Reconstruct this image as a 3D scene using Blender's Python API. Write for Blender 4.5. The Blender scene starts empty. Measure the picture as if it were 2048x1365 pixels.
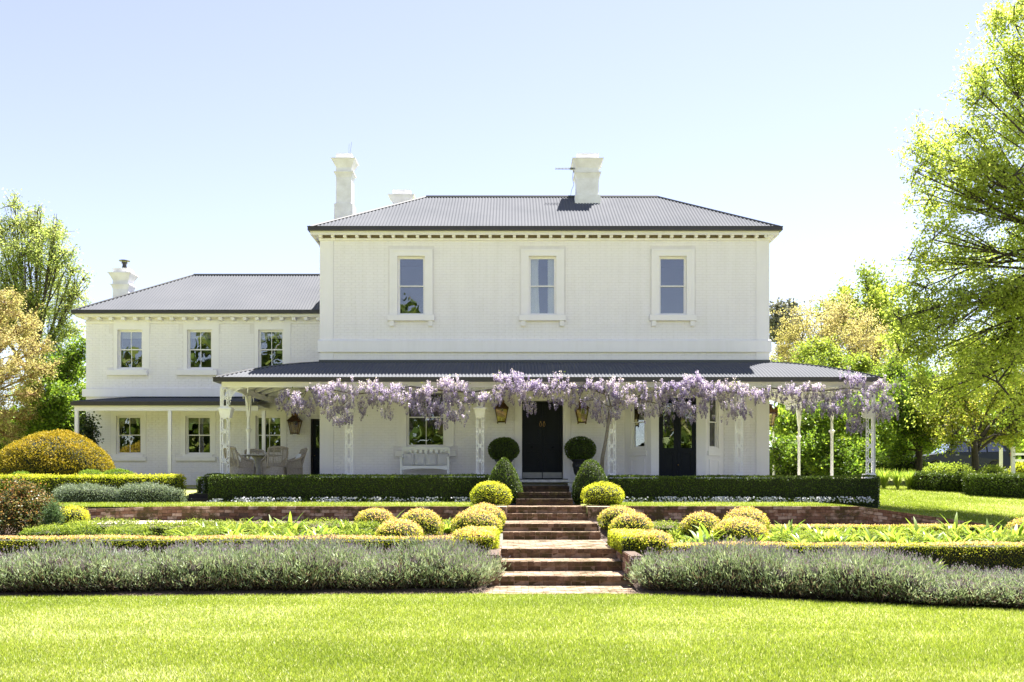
import bpy, math, random
import numpy as np
from mathutils import Vector, Matrix
R = math.radians
rng = np.random.default_rng(7)
random.seed(7)
F = 1991.0
CAMZ = 1.69
HY = 970.0
# ------------------------------------------------------------ camera, sky, sun, exposure
scn = bpy.context.scene
cam = bpy.data.objects.new('camera', bpy.data.cameras.new('camera'))
scn.collection.objects.link(cam)
cam.location = (0, 0, CAMZ)
cam.rotation_euler = (R(90), 0, 0)
cam.data.sensor_width = 36
cam.data.lens = 36 * F / 2048
cam.data.shift_y = (HY - 682.5) / 2048
cam.data.clip_end = 3000
scn.camera = cam
world = bpy.data.worlds.new('World'); scn.world = world; world.use_nodes = True
wn = world.node_tree; bg = wn.nodes['Background']
sky = wn.nodes.new('ShaderNodeTexSky'); sky.sky_type = 'NISHITA'; sky.sun_disc = False
SUN = Vector((1.42, 1.93, 5.0)).normalized()
sky.sun_elevation = math.asin(SUN.z); sky.sun_rotation = math.atan2(SUN.x, SUN.y)
sky.altitude = 100; sky.air_density = 1.0; sky.dust_density = 0.3; sky.ozone_density = 3.5
hs = wn.nodes.new('ShaderNodeHueSaturation'); hs.inputs['Saturation'].default_value = .68; hs.inputs['Hue'].default_value = .520
wn.links.new(sky.outputs[0], hs.inputs['Color']); wn.links.new(hs.outputs[0], bg.inputs[0]); bg.inputs[1].default_value = 0.05
sun = bpy.data.objects.new('sun', bpy.data.lights.new('sun', 'SUN'))
sun.data.energy = 5.0; sun.data.angle = R(0.55); sun.data.color = (1.0, 0.955, 0.90)
sun.rotation_euler = SUN.to_track_quat('Z', 'Y').to_euler(); sun.location = (20, 30, 60)
scn.collection.objects.link(sun)
scn.view_settings.view_transform = 'Standard'; scn.view_settings.look = 'None'
scn.view_settings.exposure = 2.29; scn.view_settings.gamma = 1.0
scn.view_settings.use_curve_mapping = False
scn.cycles.max_bounces = 8; scn.cycles.diffuse_bounces = 4; scn.cycles.glossy_bounces = 3
scn.cycles.transmission_bounces = 4; scn.cycles.transparent_max_bounces = 8
scn.cycles.sample_clamp_indirect = 4; scn.cycles.use_denoising = True
C = scn.collection

def PX(px, D): return (px - 1024) * D / F
def PZ(py, D): return CAMZ + (HY - py) * D / F
def PT(px, py, D): return (PX(px, D), D, PZ(py, D))

# ------------------------------------------------------------ materials
def mat_new(name):
    m = bpy.data.materials.new(name); m.use_nodes = True
    nt = m.node_tree; return m, nt, nt.nodes['Principled BSDF']
def ramp(nt, fac, stops):
    r = nt.nodes.new('ShaderNodeValToRGB'); e = r.color_ramp.elements
    while len(e) < len(stops): e.new(0.5)
    for k, (p, c) in enumerate(stops): e[k].position = p; e[k].color = (*c, 1)
    nt.links.new(fac, r.inputs[0]); return r.outputs[0]
def noise(nt, scale, detail=4, rough=.55, vec=None, stretch=None):
    tc = nt.nodes.new('ShaderNodeTexCoord'); n = nt.nodes.new('ShaderNodeTexNoise')
    n.inputs['Scale'].default_value = scale; n.inputs['Detail'].default_value = detail; n.inputs['Roughness'].default_value = rough
    src = tc.outputs['Object']
    if vec: src = nt.nodes.new('ShaderNodeNewGeometry').outputs['Position']
    if stretch:
        mp = nt.nodes.new('ShaderNodeMapping'); mp.inputs['Scale'].default_value = stretch
        nt.links.new(src, mp.inputs[0]); src = mp.outputs[0]
    nt.links.new(src, n.inputs['Vector']); return n.outputs['Fac']
def bump(nt, b, fac, strength, dist=.01):
    n = nt.nodes.new('ShaderNodeBump'); n.inputs['Strength'].default_value = strength; n.inputs['Distance'].default_value = dist
    nt.links.new(fac, n.inputs['Height']); nt.links.new(n.outputs[0], b.inputs['Normal'])
def m_plain(name, c1, c2=None, rough=.6, scale=3, bs=.15, bscale=60, metal=0, spec=.5, world=True):
    m, nt, b = mat_new(name)
    c2 = c2 or tuple(x * .85 for x in c1)
    nt.links.new(ramp(nt, noise(nt, scale, 6, .6, vec=world), [(.3, c2), (.7, c1)]), b.inputs['Base Color'])
    b.inputs['Roughness'].default_value = rough; b.inputs['Metallic'].default_value = metal
    b.inputs['Specular IOR Level'].default_value = spec
    if bs: bump(nt, b, noise(nt, bscale, 4, .6, vec=world), bs)
    return m
def m_leaf(name, stops, trans=.45, rough=.5, spec=.3, tgain=1.35):
    """leaf colour from the per-face 'tone' attribute; light also passes through the leaf"""
    m, nt, b = mat_new(name)
    a = nt.nodes.new('ShaderNodeAttribute'); a.attribute_name = 'tone'
    col = ramp(nt, a.outputs['Fac'], stops)
    nt.links.new(col, b.inputs['Base Color']); b.inputs['Roughness'].default_value = rough
    b.inputs['Specular IOR Level'].default_value = spec
    t = nt.nodes.new('ShaderNodeBsdfTranslucent')
    g = nt.nodes.new('ShaderNodeMix'); g.data_type = 'RGBA'; g.blend_type = 'MULTIPLY'; g.inputs[0].default_value = 1
    g.inputs['B'].default_value = (tgain * 1.03, tgain * 1.01, tgain * .74, 1)
    nt.links.new(col, g.inputs['A']); nt.links.new(g.outputs['Result'], t.inputs[0])
    mx = nt.nodes.new('ShaderNodeMixShader'); mx.inputs[0].default_value = trans
    nt.links.new(b.outputs[0], mx.inputs[1]); nt.links.new(t.outputs[0], mx.inputs[2])
    nt.links.new(mx.outputs[0], nt.nodes['Material Output'].inputs[0])
    return m
def m_petal(name, stops, trans=.35):
    m = m_leaf(name, stops, trans, .6, .2, 1.0)
    for n in m.node_tree.nodes:
        if n.bl_idname == 'ShaderNodeMix': n.inputs['B'].default_value = (1, .95, 1.05, 1)
    return m
def m_brick(name, cols, island=False, rough=.9):
    m, nt, b = mat_new(name)
    if island: rnd = nt.nodes.new('ShaderNodeNewGeometry').outputs['Random Per Island']
    else: rnd = nt.nodes.new('ShaderNodeObjectInfo').outputs['Random']
    n = noise(nt, 9, 6, .7, vec=True)
    ad = nt.nodes.new('ShaderNodeMath'); ad.operation = 'MULTIPLY_ADD'; ad.inputs[1].default_value = .45
    nt.links.new(rnd, ad.inputs[0]); nt.links.new(n, ad.inputs[2])
    k = len(cols)
    base = ramp(nt, ad.outputs[0], [(.35 + .6 * i / (k - 1), c) for i, c in enumerate(cols)])
    # moss and dark lichen patches of their own shape
    mo = ramp(nt, noise(nt, 2.3, 8, .75, vec=True), [(.47, (0, 0, 0)), (.60, (1, 1, 1))])
    mx = nt.nodes.new('ShaderNodeMix'); mx.data_type = 'RGBA'
    nt.links.new(mo, mx.inputs[0]); nt.links.new(base, mx.inputs['A']); mx.inputs['B'].default_value = (.075, .06, .026, 1)
    nt.links.new(mx.outputs['Result'], b.inputs['Base Color']); b.inputs['Roughness'].default_value = rough
    b.inputs['Specular IOR Level'].default_value = .15
    bump(nt, b, noise(nt, 45, 6, .7, vec=True), .6, .01)
    return m

M = {}
WHITE = (.885, .86, .90)
def weather(m, amt=.10):
    nt = m.node_tree; b = nt.nodes['Principled BSDF']; src = b.inputs['Base Color'].links[0].from_socket
    f = ramp(nt, noise(nt, 1.0, 6, .65, vec=True, stretch=(5, 5, .45)), [(.42, (1, 1, 1)), (.72, (1-amt, 1-amt*1.05, 1-amt*1.3))])
    g = nt.nodes.new('ShaderNodeMix'); g.data_type = 'RGBA'; g.blend_type = 'MULTIPLY'; g.inputs[0].default_value = 1
    nt.links.new(src, g.inputs['A']); nt.links.new(f, g.inputs['B']); nt.links.new(g.outputs['Result'], b.inputs['Base Color']); return m
M['paint'] = m_plain('painted_masonry', WHITE, (.865, .84, .875), .6, 1.2, .3, 70)
M['joint'] = m_plain('painted_joint', (.83, .80, .83), (.76, .73, .75), .8, 3, .2, 60)
M['trim'] = m_plain('trim_paint', (.885, .86, .89), (.85, .825, .84), .45, 3, .08, 50)
M['lace'] = m_plain('iron_paint', (.92, .91, .92), (.86, .83, .80), .45, 9, .2, 120)
weather(M['paint'], .045); weather(M['joint'], .06)
M['white'] = m_plain('gloss_white', (.84, .84, .83), (.78, .78, .77), .35, 3, .05, 50)
M['roof'] = m_plain('roof_metal', (.118, .122, .132), (.10, .105, .115), .9, .6, .05, 30, 0.0, .03)
M['flash'] = m_plain('flashing_metal', (.06, .065, .07), (.05, .053, .058), .4, 2, .03, 30)
M['gutter'] = m_plain('gutter_paint', (.042, .036, .032), (.032, .028, .026), .35, 3, .03, 30)
M['door'] = m_plain('door_paint', (.007, .010, .018), (.006, .008, .013), .45, 2, .05, 30, 0, .15)
M['brass'] = m_plain('aged_brass', (.42, .27, .10), (.20, .13, .06), .35, 9, .1, 60, .9)
M['copper'] = m_plain('lantern_copper', (.16, .085, .035), (.06, .035, .02), .42, 9, .2, 60, .7)
M['steel'] = m_plain('kick_steel', (.30, .29, .28), (.24, .23, .22), .45, 5, .05, 60, .6)
M['frieze_brown'] = m_plain('brown_frieze', (.26, .21, .14), (.15, .12, .08), .9, 12, .3, 60)
M['curtain'] = m_plain('curtain_cloth', (.85, .85, .84), (.75, .76, .77), .9, 2, .1, 30)
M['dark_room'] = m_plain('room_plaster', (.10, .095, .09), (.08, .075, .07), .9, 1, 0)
M['blind'] = m_plain('blind_cloth', (.45, .43, .37), (.3, .3, .26), .9, 30, .1, 60)
M['stone'] = m_plain('white_stone', (.62, .60, .55), (.36, .34, .30), .8, 6, .4, 40)
M['pave'] = m_plain('porch_paving', (.45, .42, .38), (.34, .31, .28), .8, 3, .3, 30)
M['urn'] = m_plain('lead_urn', (.022, .024, .03), (.014, .015, .019), .38, 9, .2, 50, .2)
M['mat'] = m_plain('coir_mat', (.012, .013, .018), None, .9, 30, .4, 200)
M['wicker'] = m_plain('grey_wicker', (.50, .43, .35), (.28, .24, .20), .7, 25, .5, 120)
M['cushion'] = m_plain('cushion_cloth', (.74, .75, .77), (.66, .67, .69), .9, 6, .2, 90)
M['core'] = m_plain('hedge_inside', (.022, .030, .010), (.012, .016, .006), .95, 12, .8, 40)
M['wood_core'] = m_plain('lavender_inside', (.055, .042, .030), (.03, .022, .015), .95, 20, .8, 60)
M['bark'] = m_plain('bark', (.075, .06, .046), (.03, .025, .02), .9, 8, .9, 30)
M['bark_orange'] = m_plain('orange_bark', (.28, .16, .06), (.12, .075, .035), .9, 8, .9, 30)
M['bark_grey'] = m_plain('wisteria_bark', (.22, .19, .155), (.12, .10, .08), .85, 14, .8, 40)
M['soil'] = m_plain('mulch', (.13, .085, .06), (.035, .024, .018), .95, 16, 1.0, 40)
M['gravel'] = m_plain('gravel', (.52, .45, .36), (.32, .27, .22), .95, 40, 1.0, 90)
M['timber'] = m_plain('dark_timber', (.045, .036, .030), (.02, .017, .015), .9, 12, .6, 60)
M['mortar'] = m_plain('old_mortar', (.13, .085, .06), (.05, .035, .025), .95, 8, .8, 60)
M['step_body'] = m_plain('step_infill', (.36, .25, .18), (.17, .115, .08), .95, 7, .8, 60)
M['tyre'] = m_plain('tyre_rubber', (.015, .015, .015), None, .8, 20, .2, 60)
M['rim'] = m_plain('alloy_rim', (.35, .35, .36), None, .3, 5, 0, 60, .9)
M['car'] = m_plain('car_paint', (.018, .022, .030), (.015, .018, .025), .25, 1, 0, 60, 0, .3)
M['lamp'] = m_plain('lamp_lens', (.7, .7, .72), None, .1, 3, 0)
M['redlamp'] = m_plain('tail_lens', (.35, .02, .015), None, .15, 3, 0)
M['wire'] = m_plain('aerial_metal', (.18, .18, .18), None, .4, 3, 0, 60, .7)
M['brick_red'] = m_brick('old_red_brick', [(.09, .05, .034), (.16, .085, .055), (.25, .15, .10), (.42, .32, .25)])
M['brick_red_i'] = m_brick('old_red_brick_run', [(.16, .078, .048), (.27, .135, .082), (.37, .215, .14), (.46, .33, .24)], True)
M['brick_step'] = m_brick('step_brick', [(.055, .035, .025), (.10, .062, .042), (.16, .10, .068), (.24, .165, .12)])
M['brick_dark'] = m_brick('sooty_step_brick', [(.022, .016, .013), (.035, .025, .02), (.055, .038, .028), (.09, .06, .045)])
M['brick_tread'] = m_brick('tread_brick_run', [(.16, .11, .075), (.23, .16, .11), (.30, .215, .155), (.36, .275, .205)], True)
M['pier'] = m_brick('rendered_pier', [(.30, .19, .14), (.40, .28, .21), (.46, .34, .27)], True)

def m_stripe():
    m, nt, b = mat_new('striped_cushion_cloth')
    tc = nt.nodes.new('ShaderNodeTexCoord'); w = nt.nodes.new('ShaderNodeTexWave')
    w.wave_type = 'BANDS'; w.bands_direction = 'X'; w.inputs['Scale'].default_value = 10; w.inputs['Distortion'].default_value = .3
    nt.links.new(tc.outputs['Object'], w.inputs[0])
    nt.links.new(ramp(nt, w.outputs['Fac'], [(.55, (.74, .73, .72)), (.75, (.38, .38, .42))]), b.inputs['Base Color'])
    b.inputs['Roughness'].default_value = .9; return m
M['stripe'] = m_stripe()
def m_glass(name='window_glass', tint=(.94, .95, .95), refl=.12, rough=.0, wob=.06):
    m = bpy.data.materials.new(name); m.use_nodes = True; nt = m.node_tree; nt.nodes.clear()
    o = nt.nodes.new('ShaderNodeOutputMaterial'); t = nt.nodes.new('ShaderNodeBsdfTransparent'); g = nt.nodes.new('ShaderNodeBsdfGlossy')
    t.inputs[0].default_value = (*tint, 1); g.inputs['Roughness'].default_value = rough; g.inputs[0].default_value = (.95, .97, 1, 1)
    f = nt.nodes.new('ShaderNodeFresnel'); f.inputs[0].default_value = 1.5
    a = nt.nodes.new('ShaderNodeMath'); a.operation = 'ADD'; a.inputs[1].default_value = refl - .04; a.use_clamp = True
    nt.links.new(f.outputs[0], a.inputs[0]); mx = nt.nodes.new('ShaderNodeMixShader')
    nt.links.new(a.outputs[0], mx.inputs[0]); nt.links.new(t.outputs[0], mx.inputs[1]); nt.links.new(g.outputs[0], mx.inputs[2])
    n = nt.nodes.new('ShaderNodeTexNoise'); n.inputs['Scale'].default_value = 1.6; n.inputs['Detail'].default_value = 1
    ge = nt.nodes.new('ShaderNodeNewGeometry'); nt.links.new(ge.outputs['Position'], n.inputs['Vector'])
    bp = nt.nodes.new('ShaderNodeBump'); bp.inputs['Strength'].default_value = wob; bp.inputs['Distance'].default_value = .05
    nt.links.new(n.outputs['Fac'], bp.inputs['Height']); nt.links.new(bp.outputs[0], g.inputs['Normal'])
    nt.links.new(mx.outputs[0], o.inputs[0]); return m
M['glass'] = m_glass()
M['amber'] = m_glass('lantern_glass', (.75, .66, .38), .14)
M['carglass'] = m_glass('car_glass', (.1, .11, .12), .2)

def m_lawn():
    m, nt, b = mat_new('lawn_turf')
    n1 = noise(nt, .35, 5, .6, vec=True); n2 = noise(nt, 40, 5, .7, vec=True)
    a = nt.nodes.new('ShaderNodeMath'); a.operation = 'MULTIPLY_ADD'; a.inputs[1].default_value = .45
    nt.links.new(n2, a.inputs[0]); nt.links.new(n1, a.inputs[2])
    nt.links.new(ramp(nt, a.outputs[0], [(.45, (.18, .21, .05)), (.7, (.28, .31, .09)), (.95, (.40, .39, .17))]), b.inputs['Base Color'])
    b.inputs['Roughness'].default_value = .9; b.inputs['Specular IOR Level'].default_value = .1
    bump(nt, b, noise(nt, 120, 4, .7, vec=True), 1.0, .03); return m
M['lawn'] = m_lawn()
M['grass'] = m_leaf('grass_blade', [(0, (.11, .16, .016)), (.5, (.20, .27, .03)), (.85, (.32, .365, .06)), (1, (.60, .60, .40))], .5, .42, .35, 1.3)
G1 = [(0, (.045, .078, .014)), (.55, (.095, .145, .022)), (.9, (.17, .21, .035)), (1, (.28, .24, .12))]
M['box_dark'] = m_leaf('box_leaf_dark', G1, .25, .5, .2)
M['box_gold'] = m_leaf('box_leaf_gold', [(0, (.14, .18, .012)), (.4, (.27, .31, .02)), (.72, (.50, .46, .05)), (1, (.68, .50, .24))], .52, .5, .25, 1.7)
M['box_lime'] = m_leaf('box_leaf_lime', [(0, (.06, .11, .014)), (.45, (.20, .27, .035)), (1, (.42, .45, .10))], .45, .5, .25, 1.35)
M['box_pink'] = m_leaf('box_leaf_bronze_tip', [(0, (.06, .10, .012)), (.35, (.19, .23, .02)), (.58, (.42, .40, .05)), (.85, (.56, .36, .22))], .5, .5, .25, 1.6)
M['gold_dome'] = m_leaf('golden_conifer', [(0, (.10, .10, .010)), (.4, (.30, .24, .015)), (.8, (.46, .33, .04)), (1, (.58, .43, .10))], .3, .6, .2)
M['fuzzy'] = m_leaf('moss_green', [(0, (.10, .17, .02)), (1, (.22, .32, .04))], .4, .6, .2)
M['greyshrub'] = m_leaf('silver_leaf', [(0, (.09, .125, .085)), (.6, (.20, .25, .17)), (1, (.50, .53, .40))], .25, .7, .2)
M['silver'] = m_leaf('felted_leaf', [(0, (.28, .33, .27)), (1, (.46, .50, .43))], .3, .8, .1)
M['lav'] = m_leaf('lavender_stem', [(0, (.10, .065, .045)), (.20, (.22, .17, .135)), (.28, (.10, .14, .065)), (.6, (.26, .335, .185)), (.9, (.54, .60, .42)), (.93, (.19, .15, .21)), (1, (.30, .25, .33))], .3, .7, .2, 1.0)
M['strap'] = m_leaf('strap_leaf', [(0, (.13, .22, .03)), (.6, (.26, .36, .05)), (1, (.42, .46, .10))], .5, .4, .4)
M['redtip'] = m_leaf('bronze_bush_leaf', [(0, (.03, .05, .015)), (.4, (.08, .11, .025)), (.7, (.22, .18, .06)), (1, (.42, .17, .06))], .3, .4, .4)
M['blueconifer'] = m_leaf('soft_conifer', [(0, (.05, .10, .035)), (1, (.14, .21, .08))], .3, .7, .2)
M['oak'] = m_leaf('oak_leaf', [(0, (.20, .25, .04)), (.55, (.33, .41, .08)), (.9, (.48, .52, .13)), (1, (.56, .46, .16))], .62, .5, .25, 1.6)
M['willow'] = m_leaf('willow_leaf', [(0, (.13, .20, .035)), (.6, (.30, .35, .11)), (1, (.48, .50, .22))], .55, .5, .25, 1.5)
M['bronze'] = m_leaf('bronze_spring_leaf', [(0, (.30, .28, .09)), (.5, (.38, .345, .15)), (1, (.52, .43, .25))], .5, .6, .2, 1.4)
M['maple'] = m_leaf('maple_leaf', [(0, (.045, .085, .012)), (.5, (.12, .20, .024)), (.85, (.26, .35, .04)), (1, (.36, .44, .07))], .48, .5, .25, 1.6)
M['lime'] = m_leaf('lime_leaf', [(0, (.13, .19, .03)), (.6, (.27, .34, .05)), (1, (.42, .46, .10))], .5, .5, .25, 1.4)
M['olive'] = m_leaf('olive_green_leaf', [(0, (.09, .13, .018)), (.5, (.22, .27, .035)), (.85, (.38, .38, .06)), (1, (.50, .40, .14))], .5, .5, .25, 1.6)
M['dark_leaf'] = m_leaf('evergreen_leaf', [(0, (.018, .034, .010)), (1, (.05, .085, .02))], .2, .4, .4)
M['gum'] = m_leaf('gum_leaf', [(0, (.10, .11, .08)), (1, (.20, .20, .15))], .3, .5, .3)
M['petal'] = m_petal('wisteria_petal', [(0, (.12, .08, .20)), (.35, (.28, .23, .39)), (.66, (.52, .45, .59)), (.85, (.84, .79, .80)), (1, (.74, .68, .46))], .42)
M['pansy'] = m_petal('white_petal', [(0, (.55, .56, .66)), (1, (.84, .84, .84))], .3)
M['violet'] = m_petal('pale_violet_petal', [(0, (.40, .36, .58)), (1, (.68, .64, .78))], .3)

# ------------------------------------------------------------ mesh helpers
def link_mesh(name, me, mat, parent=None, kind=None, smooth=False):
    if mat is not None: me.materials.append(mat)
    if smooth: me.polygons.foreach_set('use_smooth', np.ones(len(me.polygons), bool))
    o = bpy.data.objects.new(name, me); C.objects.link(o)
    if parent: o.parent = parent
    if kind: o['kind'] = kind
    return o
def np_mesh(name, V, Fc, tone=None):
    """V (n,3), Fc (m,k) with k corners each"""
    me = bpy.data.meshes.new(name); m, k = Fc.shape
    me.vertices.add(len(V)); me.vertices.foreach_set('co', np.ascontiguousarray(V, dtype=np.float32).ravel())
    me.loops.add(m * k); me.loops.foreach_set('vertex_index', np.ascontiguousarray(Fc, dtype=np.int32).ravel())
    me.polygons.add(m); me.polygons.foreach_set('loop_start', np.arange(0, m * k, k, dtype=np.int32))
    me.polygons.foreach_set('loop_total', np.full(m, k, dtype=np.int32))
    me.update(calc_edges=True)
    if tone is not None:
        a = me.attributes.new('tone', 'FLOAT', 'FACE'); a.data.foreach_set('value', np.asarray(tone, dtype=np.float32))
    return me
class MB:
    def __init__(s): s.v = []; s.f = []
    def add(s, vs, fs):
        n = len(s.v); s.v += [tuple(p) for p in vs]; s.f += [tuple(n + i for i in f) for f in fs]; return s
    def box(s, x0, x1, y0, y1, z0, z1):
        return s.add([(x0,y0,z0),(x1,y0,z0),(x1,y1,z0),(x0,y1,z0),(x0,y0,z1),(x1,y0,z1),(x1,y1,z1),(x0,y1,z1)],
                     [(0,3,2,1),(4,5,6,7),(0,1,5,4),(1,2,6,5),(2,3,7,6),(3,0,4,7)])
    def frus(s, cx, cy, z0, z1, a0, b0, a1, b1):
        return s.add([(cx-a0,cy-b0,z0),(cx+a0,cy-b0,z0),(cx+a0,cy+b0,z0),(cx-a0,cy+b0,z0),(cx-a1,cy-b1,z1),(cx+a1,cy-b1,z1),(cx+a1,cy+b1,z1),(cx-a1,cy+b1,z1)],
                     [(0,3,2,1),(4,5,6,7),(0,1,5,4),(1,2,6,5),(2,3,7,6),(3,0,4,7)])
    def tube(s, pts, rad, n=6, cap=True):
        pts = [Vector(p) for p in pts]; k = len(pts)
        if not hasattr(rad, '__len__'): rad = [rad] * k
        ring0 = len(s.v)
        for i, p in enumerate(pts):
            t = (pts[min(i+1,k-1)] - pts[max(i-1,0)])
            t = t.normalized() if t.length > 1e-9 else Vector((0,0,1))
            u = t.orthogonal() if abs(t.z) > .95 else Vector((0,0,1)).cross(t)
            if abs(t.z) > .95: u = Vector((1,0,0)) - t * t.x
            u.normalize(); w = t.cross(u)
            for j in range(n):
                a = 2*math.pi*j/n; s.v.append(tuple(p + (u*math.cos(a) + w*math.sin(a))*rad[i]))
        for i in range(k-1):
            for j in range(n):
                a, b = ring0+i*n+j, ring0+i*n+(j+1)%n
                s.f.append((a, b, b+n, a+n))
        if cap:
            s.f.append(tuple(ring0+j for j in reversed(range(n)))); s.f.append(tuple(ring0+(k-1)*n+j for j in range(n)))
        return s
    def strip(s, pts, w, t, frame=None, closed=False):
        """flat iron bar along 2-D points (u,z), width w in plane, thickness t; frame maps (u,d,z) to 3-D"""
        frame = frame or (lambda u, d, z: (u, d, z))
        k = len(pts); base = len(s.v)
        for i, (u, z) in enumerate(pts):
            if closed: a, b = pts[(i-1) % k], pts[(i+1) % k]
            else: a, b = pts[max(i-1,0)], pts[min(i+1,k-1)]
            dx, dz = b[0]-a[0], b[1]-a[1]; l = math.hypot(dx, dz) or 1; nx, nz = -dz/l*w/2, dx/l*w/2
            s.v += [frame(u+nx, -t/2, z+nz), frame(u-nx, -t/2, z-nz), frame(u-nx, t/2, z-nz), frame(u+nx, t/2, z+nz)]
        for i in range(k if closed else k-1):
            a = base+i*4; b = base+((i+1) % k)*4
            for j in range(4): s.f.append((a+j, a+(j+1)%4, b+(j+1)%4, b+j))
        return s
    def lathe(s, prof, n=24, c=(0,0,0)):
        b0 = len(s.v)
        for r, z in prof:
            for j in range(n):
                a = 2*math.pi*j/n; s.v.append((c[0]+r*math.cos(a), c[1]+r*math.sin(a), c[2]+z))
        for i in range(len(prof)-1):
            for j in range(n):
                a, b = b0+i*n+j, b0+i*n+(j+1)%n; s.f.append((a, b, b+n, a+n))
        s.f.append(tuple(b0+j for j in reversed(range(n)))); s.f.append(tuple(b0+(len(prof)-1)*n+j for j in range(n)))
        return s
    def grid(s, P):
        """P[i][j] points"""
        b = len(s.v); nj = len(P[0])
        for row in P: s.v += [tuple(p) for p in row]
        for i in range(len(P)-1):
            for j in range(nj-1):
                a = b+i*nj+j; s.f.append((a, a+1, a+nj+1, a+nj))
        return s
    def mesh(s, name):
        me = bpy.data.meshes.new(name); me.from_pydata(s.v, [], s.f); me.update(); return me
    def build(s, name, mat, parent=None, kind=None, smooth=False, bevel=0):
        o = link_mesh(name, s.mesh(name), mat, parent, kind, smooth)
        if bevel:
            b = o.modifiers.new('b', 'BEVEL'); b.width = bevel; b.segments = 2; b.limit_method = 'ANGLE'
        return o
def box(x0,x1,y0,y1,z0,z1): return MB().box(x0,x1,y0,y1,z0,z1)
def tag(o, label, cat, group=None):
    o['label'] = label; o['category'] = cat
    if group: o['group'] = group
    return o
def empty(name, loc, label, cat, group=None, rz=0):
    o = bpy.data.objects.new(name, None); C.objects.link(o); o.location = loc; o.rotation_euler.z = rz
    o.empty_display_size = .2
    return tag(o, label, cat, group)
def structure(o): o['kind'] = 'structure'; return o
def copy_tree(o, parent=None):
    c = o.copy(); C.objects.link(c)
    if parent: c.parent = parent
    for ch in list(o.children): copy_tree(ch, c)
    return c

# ------------------------------------------------------------ foliage helpers
def unit(v): return v / np.maximum(np.linalg.norm(v, axis=1, keepdims=True), 1e-9)
def leaf_arrays(P, size, aspect=.55, nrm=None, bias=0., along=None, jit=.35, fold=0):
    """diamond leaves: P centres, size length; returns V, F"""
    n = len(P)
    d = unit(rng.normal(size=(n,3))) if along is None else unit(along + jit*rng.normal(size=(n,3)))
    r = rng.normal(size=(n,3))
    if nrm is not None and bias: r = r*(1-bias) + nrm*bias*2
    w = unit(np.cross(d, r))
    L = (size * rng.uniform(.7, 1.3, n))[:,None]
    a = P - d*L*.5; b = P + d*L*.5; c = P + w*L*aspect*.5 - d*L*.05; e = P - w*L*aspect*.5 - d*L*.05
    V = np.stack([a, c, b, e], 1).reshape(-1, 3)
    Fq = np.arange(n*4).reshape(n, 4)
    return V, Fq
def leaves_obj(name, P, size, mat, parent, tone, kind=None, **k):
    V, Fq = leaf_arrays(P, size, **k)
    return link_mesh(name, np_mesh(name, V, Fq, np.clip(tone, 0, 1)), mat, parent, kind)
def fnoise(P, s, seed=0):
    q = P*s + seed*3.7
    return (np.sin(q[:,0]*1.3+1.7*np.sin(q[:,1]*.9+q[:,2])) + np.sin(q[:,1]*1.7+1.3*np.sin(q[:,2]*1.1+2)) + np.sin(q[:,2]*1.9+1.1*np.sin(q[:,0]*.8+1)))/3

def hedge(name, x0, x1, y0, y1, z0, z1, mat, label, cat='hedge', group=None, leaf=.035, dens=1500, tipk=.5, rag=.012, ang=0, zf=None, loose=0.):
    """clipped hedge: solid twiggy inside with leaf faces all over; local coords about its base centre"""
    cx, cy = (x0+x1)/2, (y0+y1)/2; w, d, h = x1-x0, y1-y0, z1-z0
    root = empty(name, (cx, cy, z0), label, cat, group, ang)
    areas = [(w*h, 'f'), (w*d, 't'), (w*h*.35, 'b'), (d*h, 'l'), (d*h, 'r')]
    Ps, Ns = [], []
    for A, s in areas:
        n = int(A*dens); u = rng.uniform(-.5, .5, n); v = rng.uniform(0, 1, n)
        if s == 'f': p = np.c_[u*w, np.full(n, -d/2), v*h]; nn = (0,-1,0)
        if s == 'b': p = np.c_[u*w, np.full(n, d/2), v*h]; nn = (0,1,0)
        if s == 't': p = np.c_[u*w, (v-.5)*d, np.full(n, h)]; nn = (0,0,1)
        if s == 'l': p = np.c_[np.full(n, -w/2), u*d, v*h]; nn = (-1,0,0)
        if s == 'r': p = np.c_[np.full(n, w/2), u*d, v*h]; nn = (1,0,0)
        Ps.append(p); Ns.append(np.tile(np.array(nn, float), (n,1)))
    P = np.concatenate(Ps); N = np.concatenate(Ns)
    off = rng.normal(0, rag, len(P)) + .03*fnoise(P, 2.2, len(C.objects)) + loose*(fnoise(P, 6, 2))
    P = P + N*off[:,None]
    # rounded edges
    P[:,2] -= np.where(P[:,2] > h-.06, .05*(np.clip((np.abs(P[:,1])-(d/2-.07))/.07, 0, 1)**2 + np.clip((np.abs(P[:,0])-(w/2-.07))/.07, 0, 1)**2), 0)
    tone = rng.uniform(0, .62, len(P)) + tipk*.55*np.clip((P[:,2]-(h-.05))/.05, 0, 1) + .12*fnoise(P, 3, 5)
    leaves_obj('foliage', P, leaf, mat, root, tone, nrm=N, bias=.25, aspect=.62, along=N+np.array([0,0,.5]), jit=.9)
    i = .045 + loose
    box(-w/2+i, w/2-i, -d/2+i, d/2-i, -.1, h-i-.015).build('stems', M['core'], root)
    return root

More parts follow.
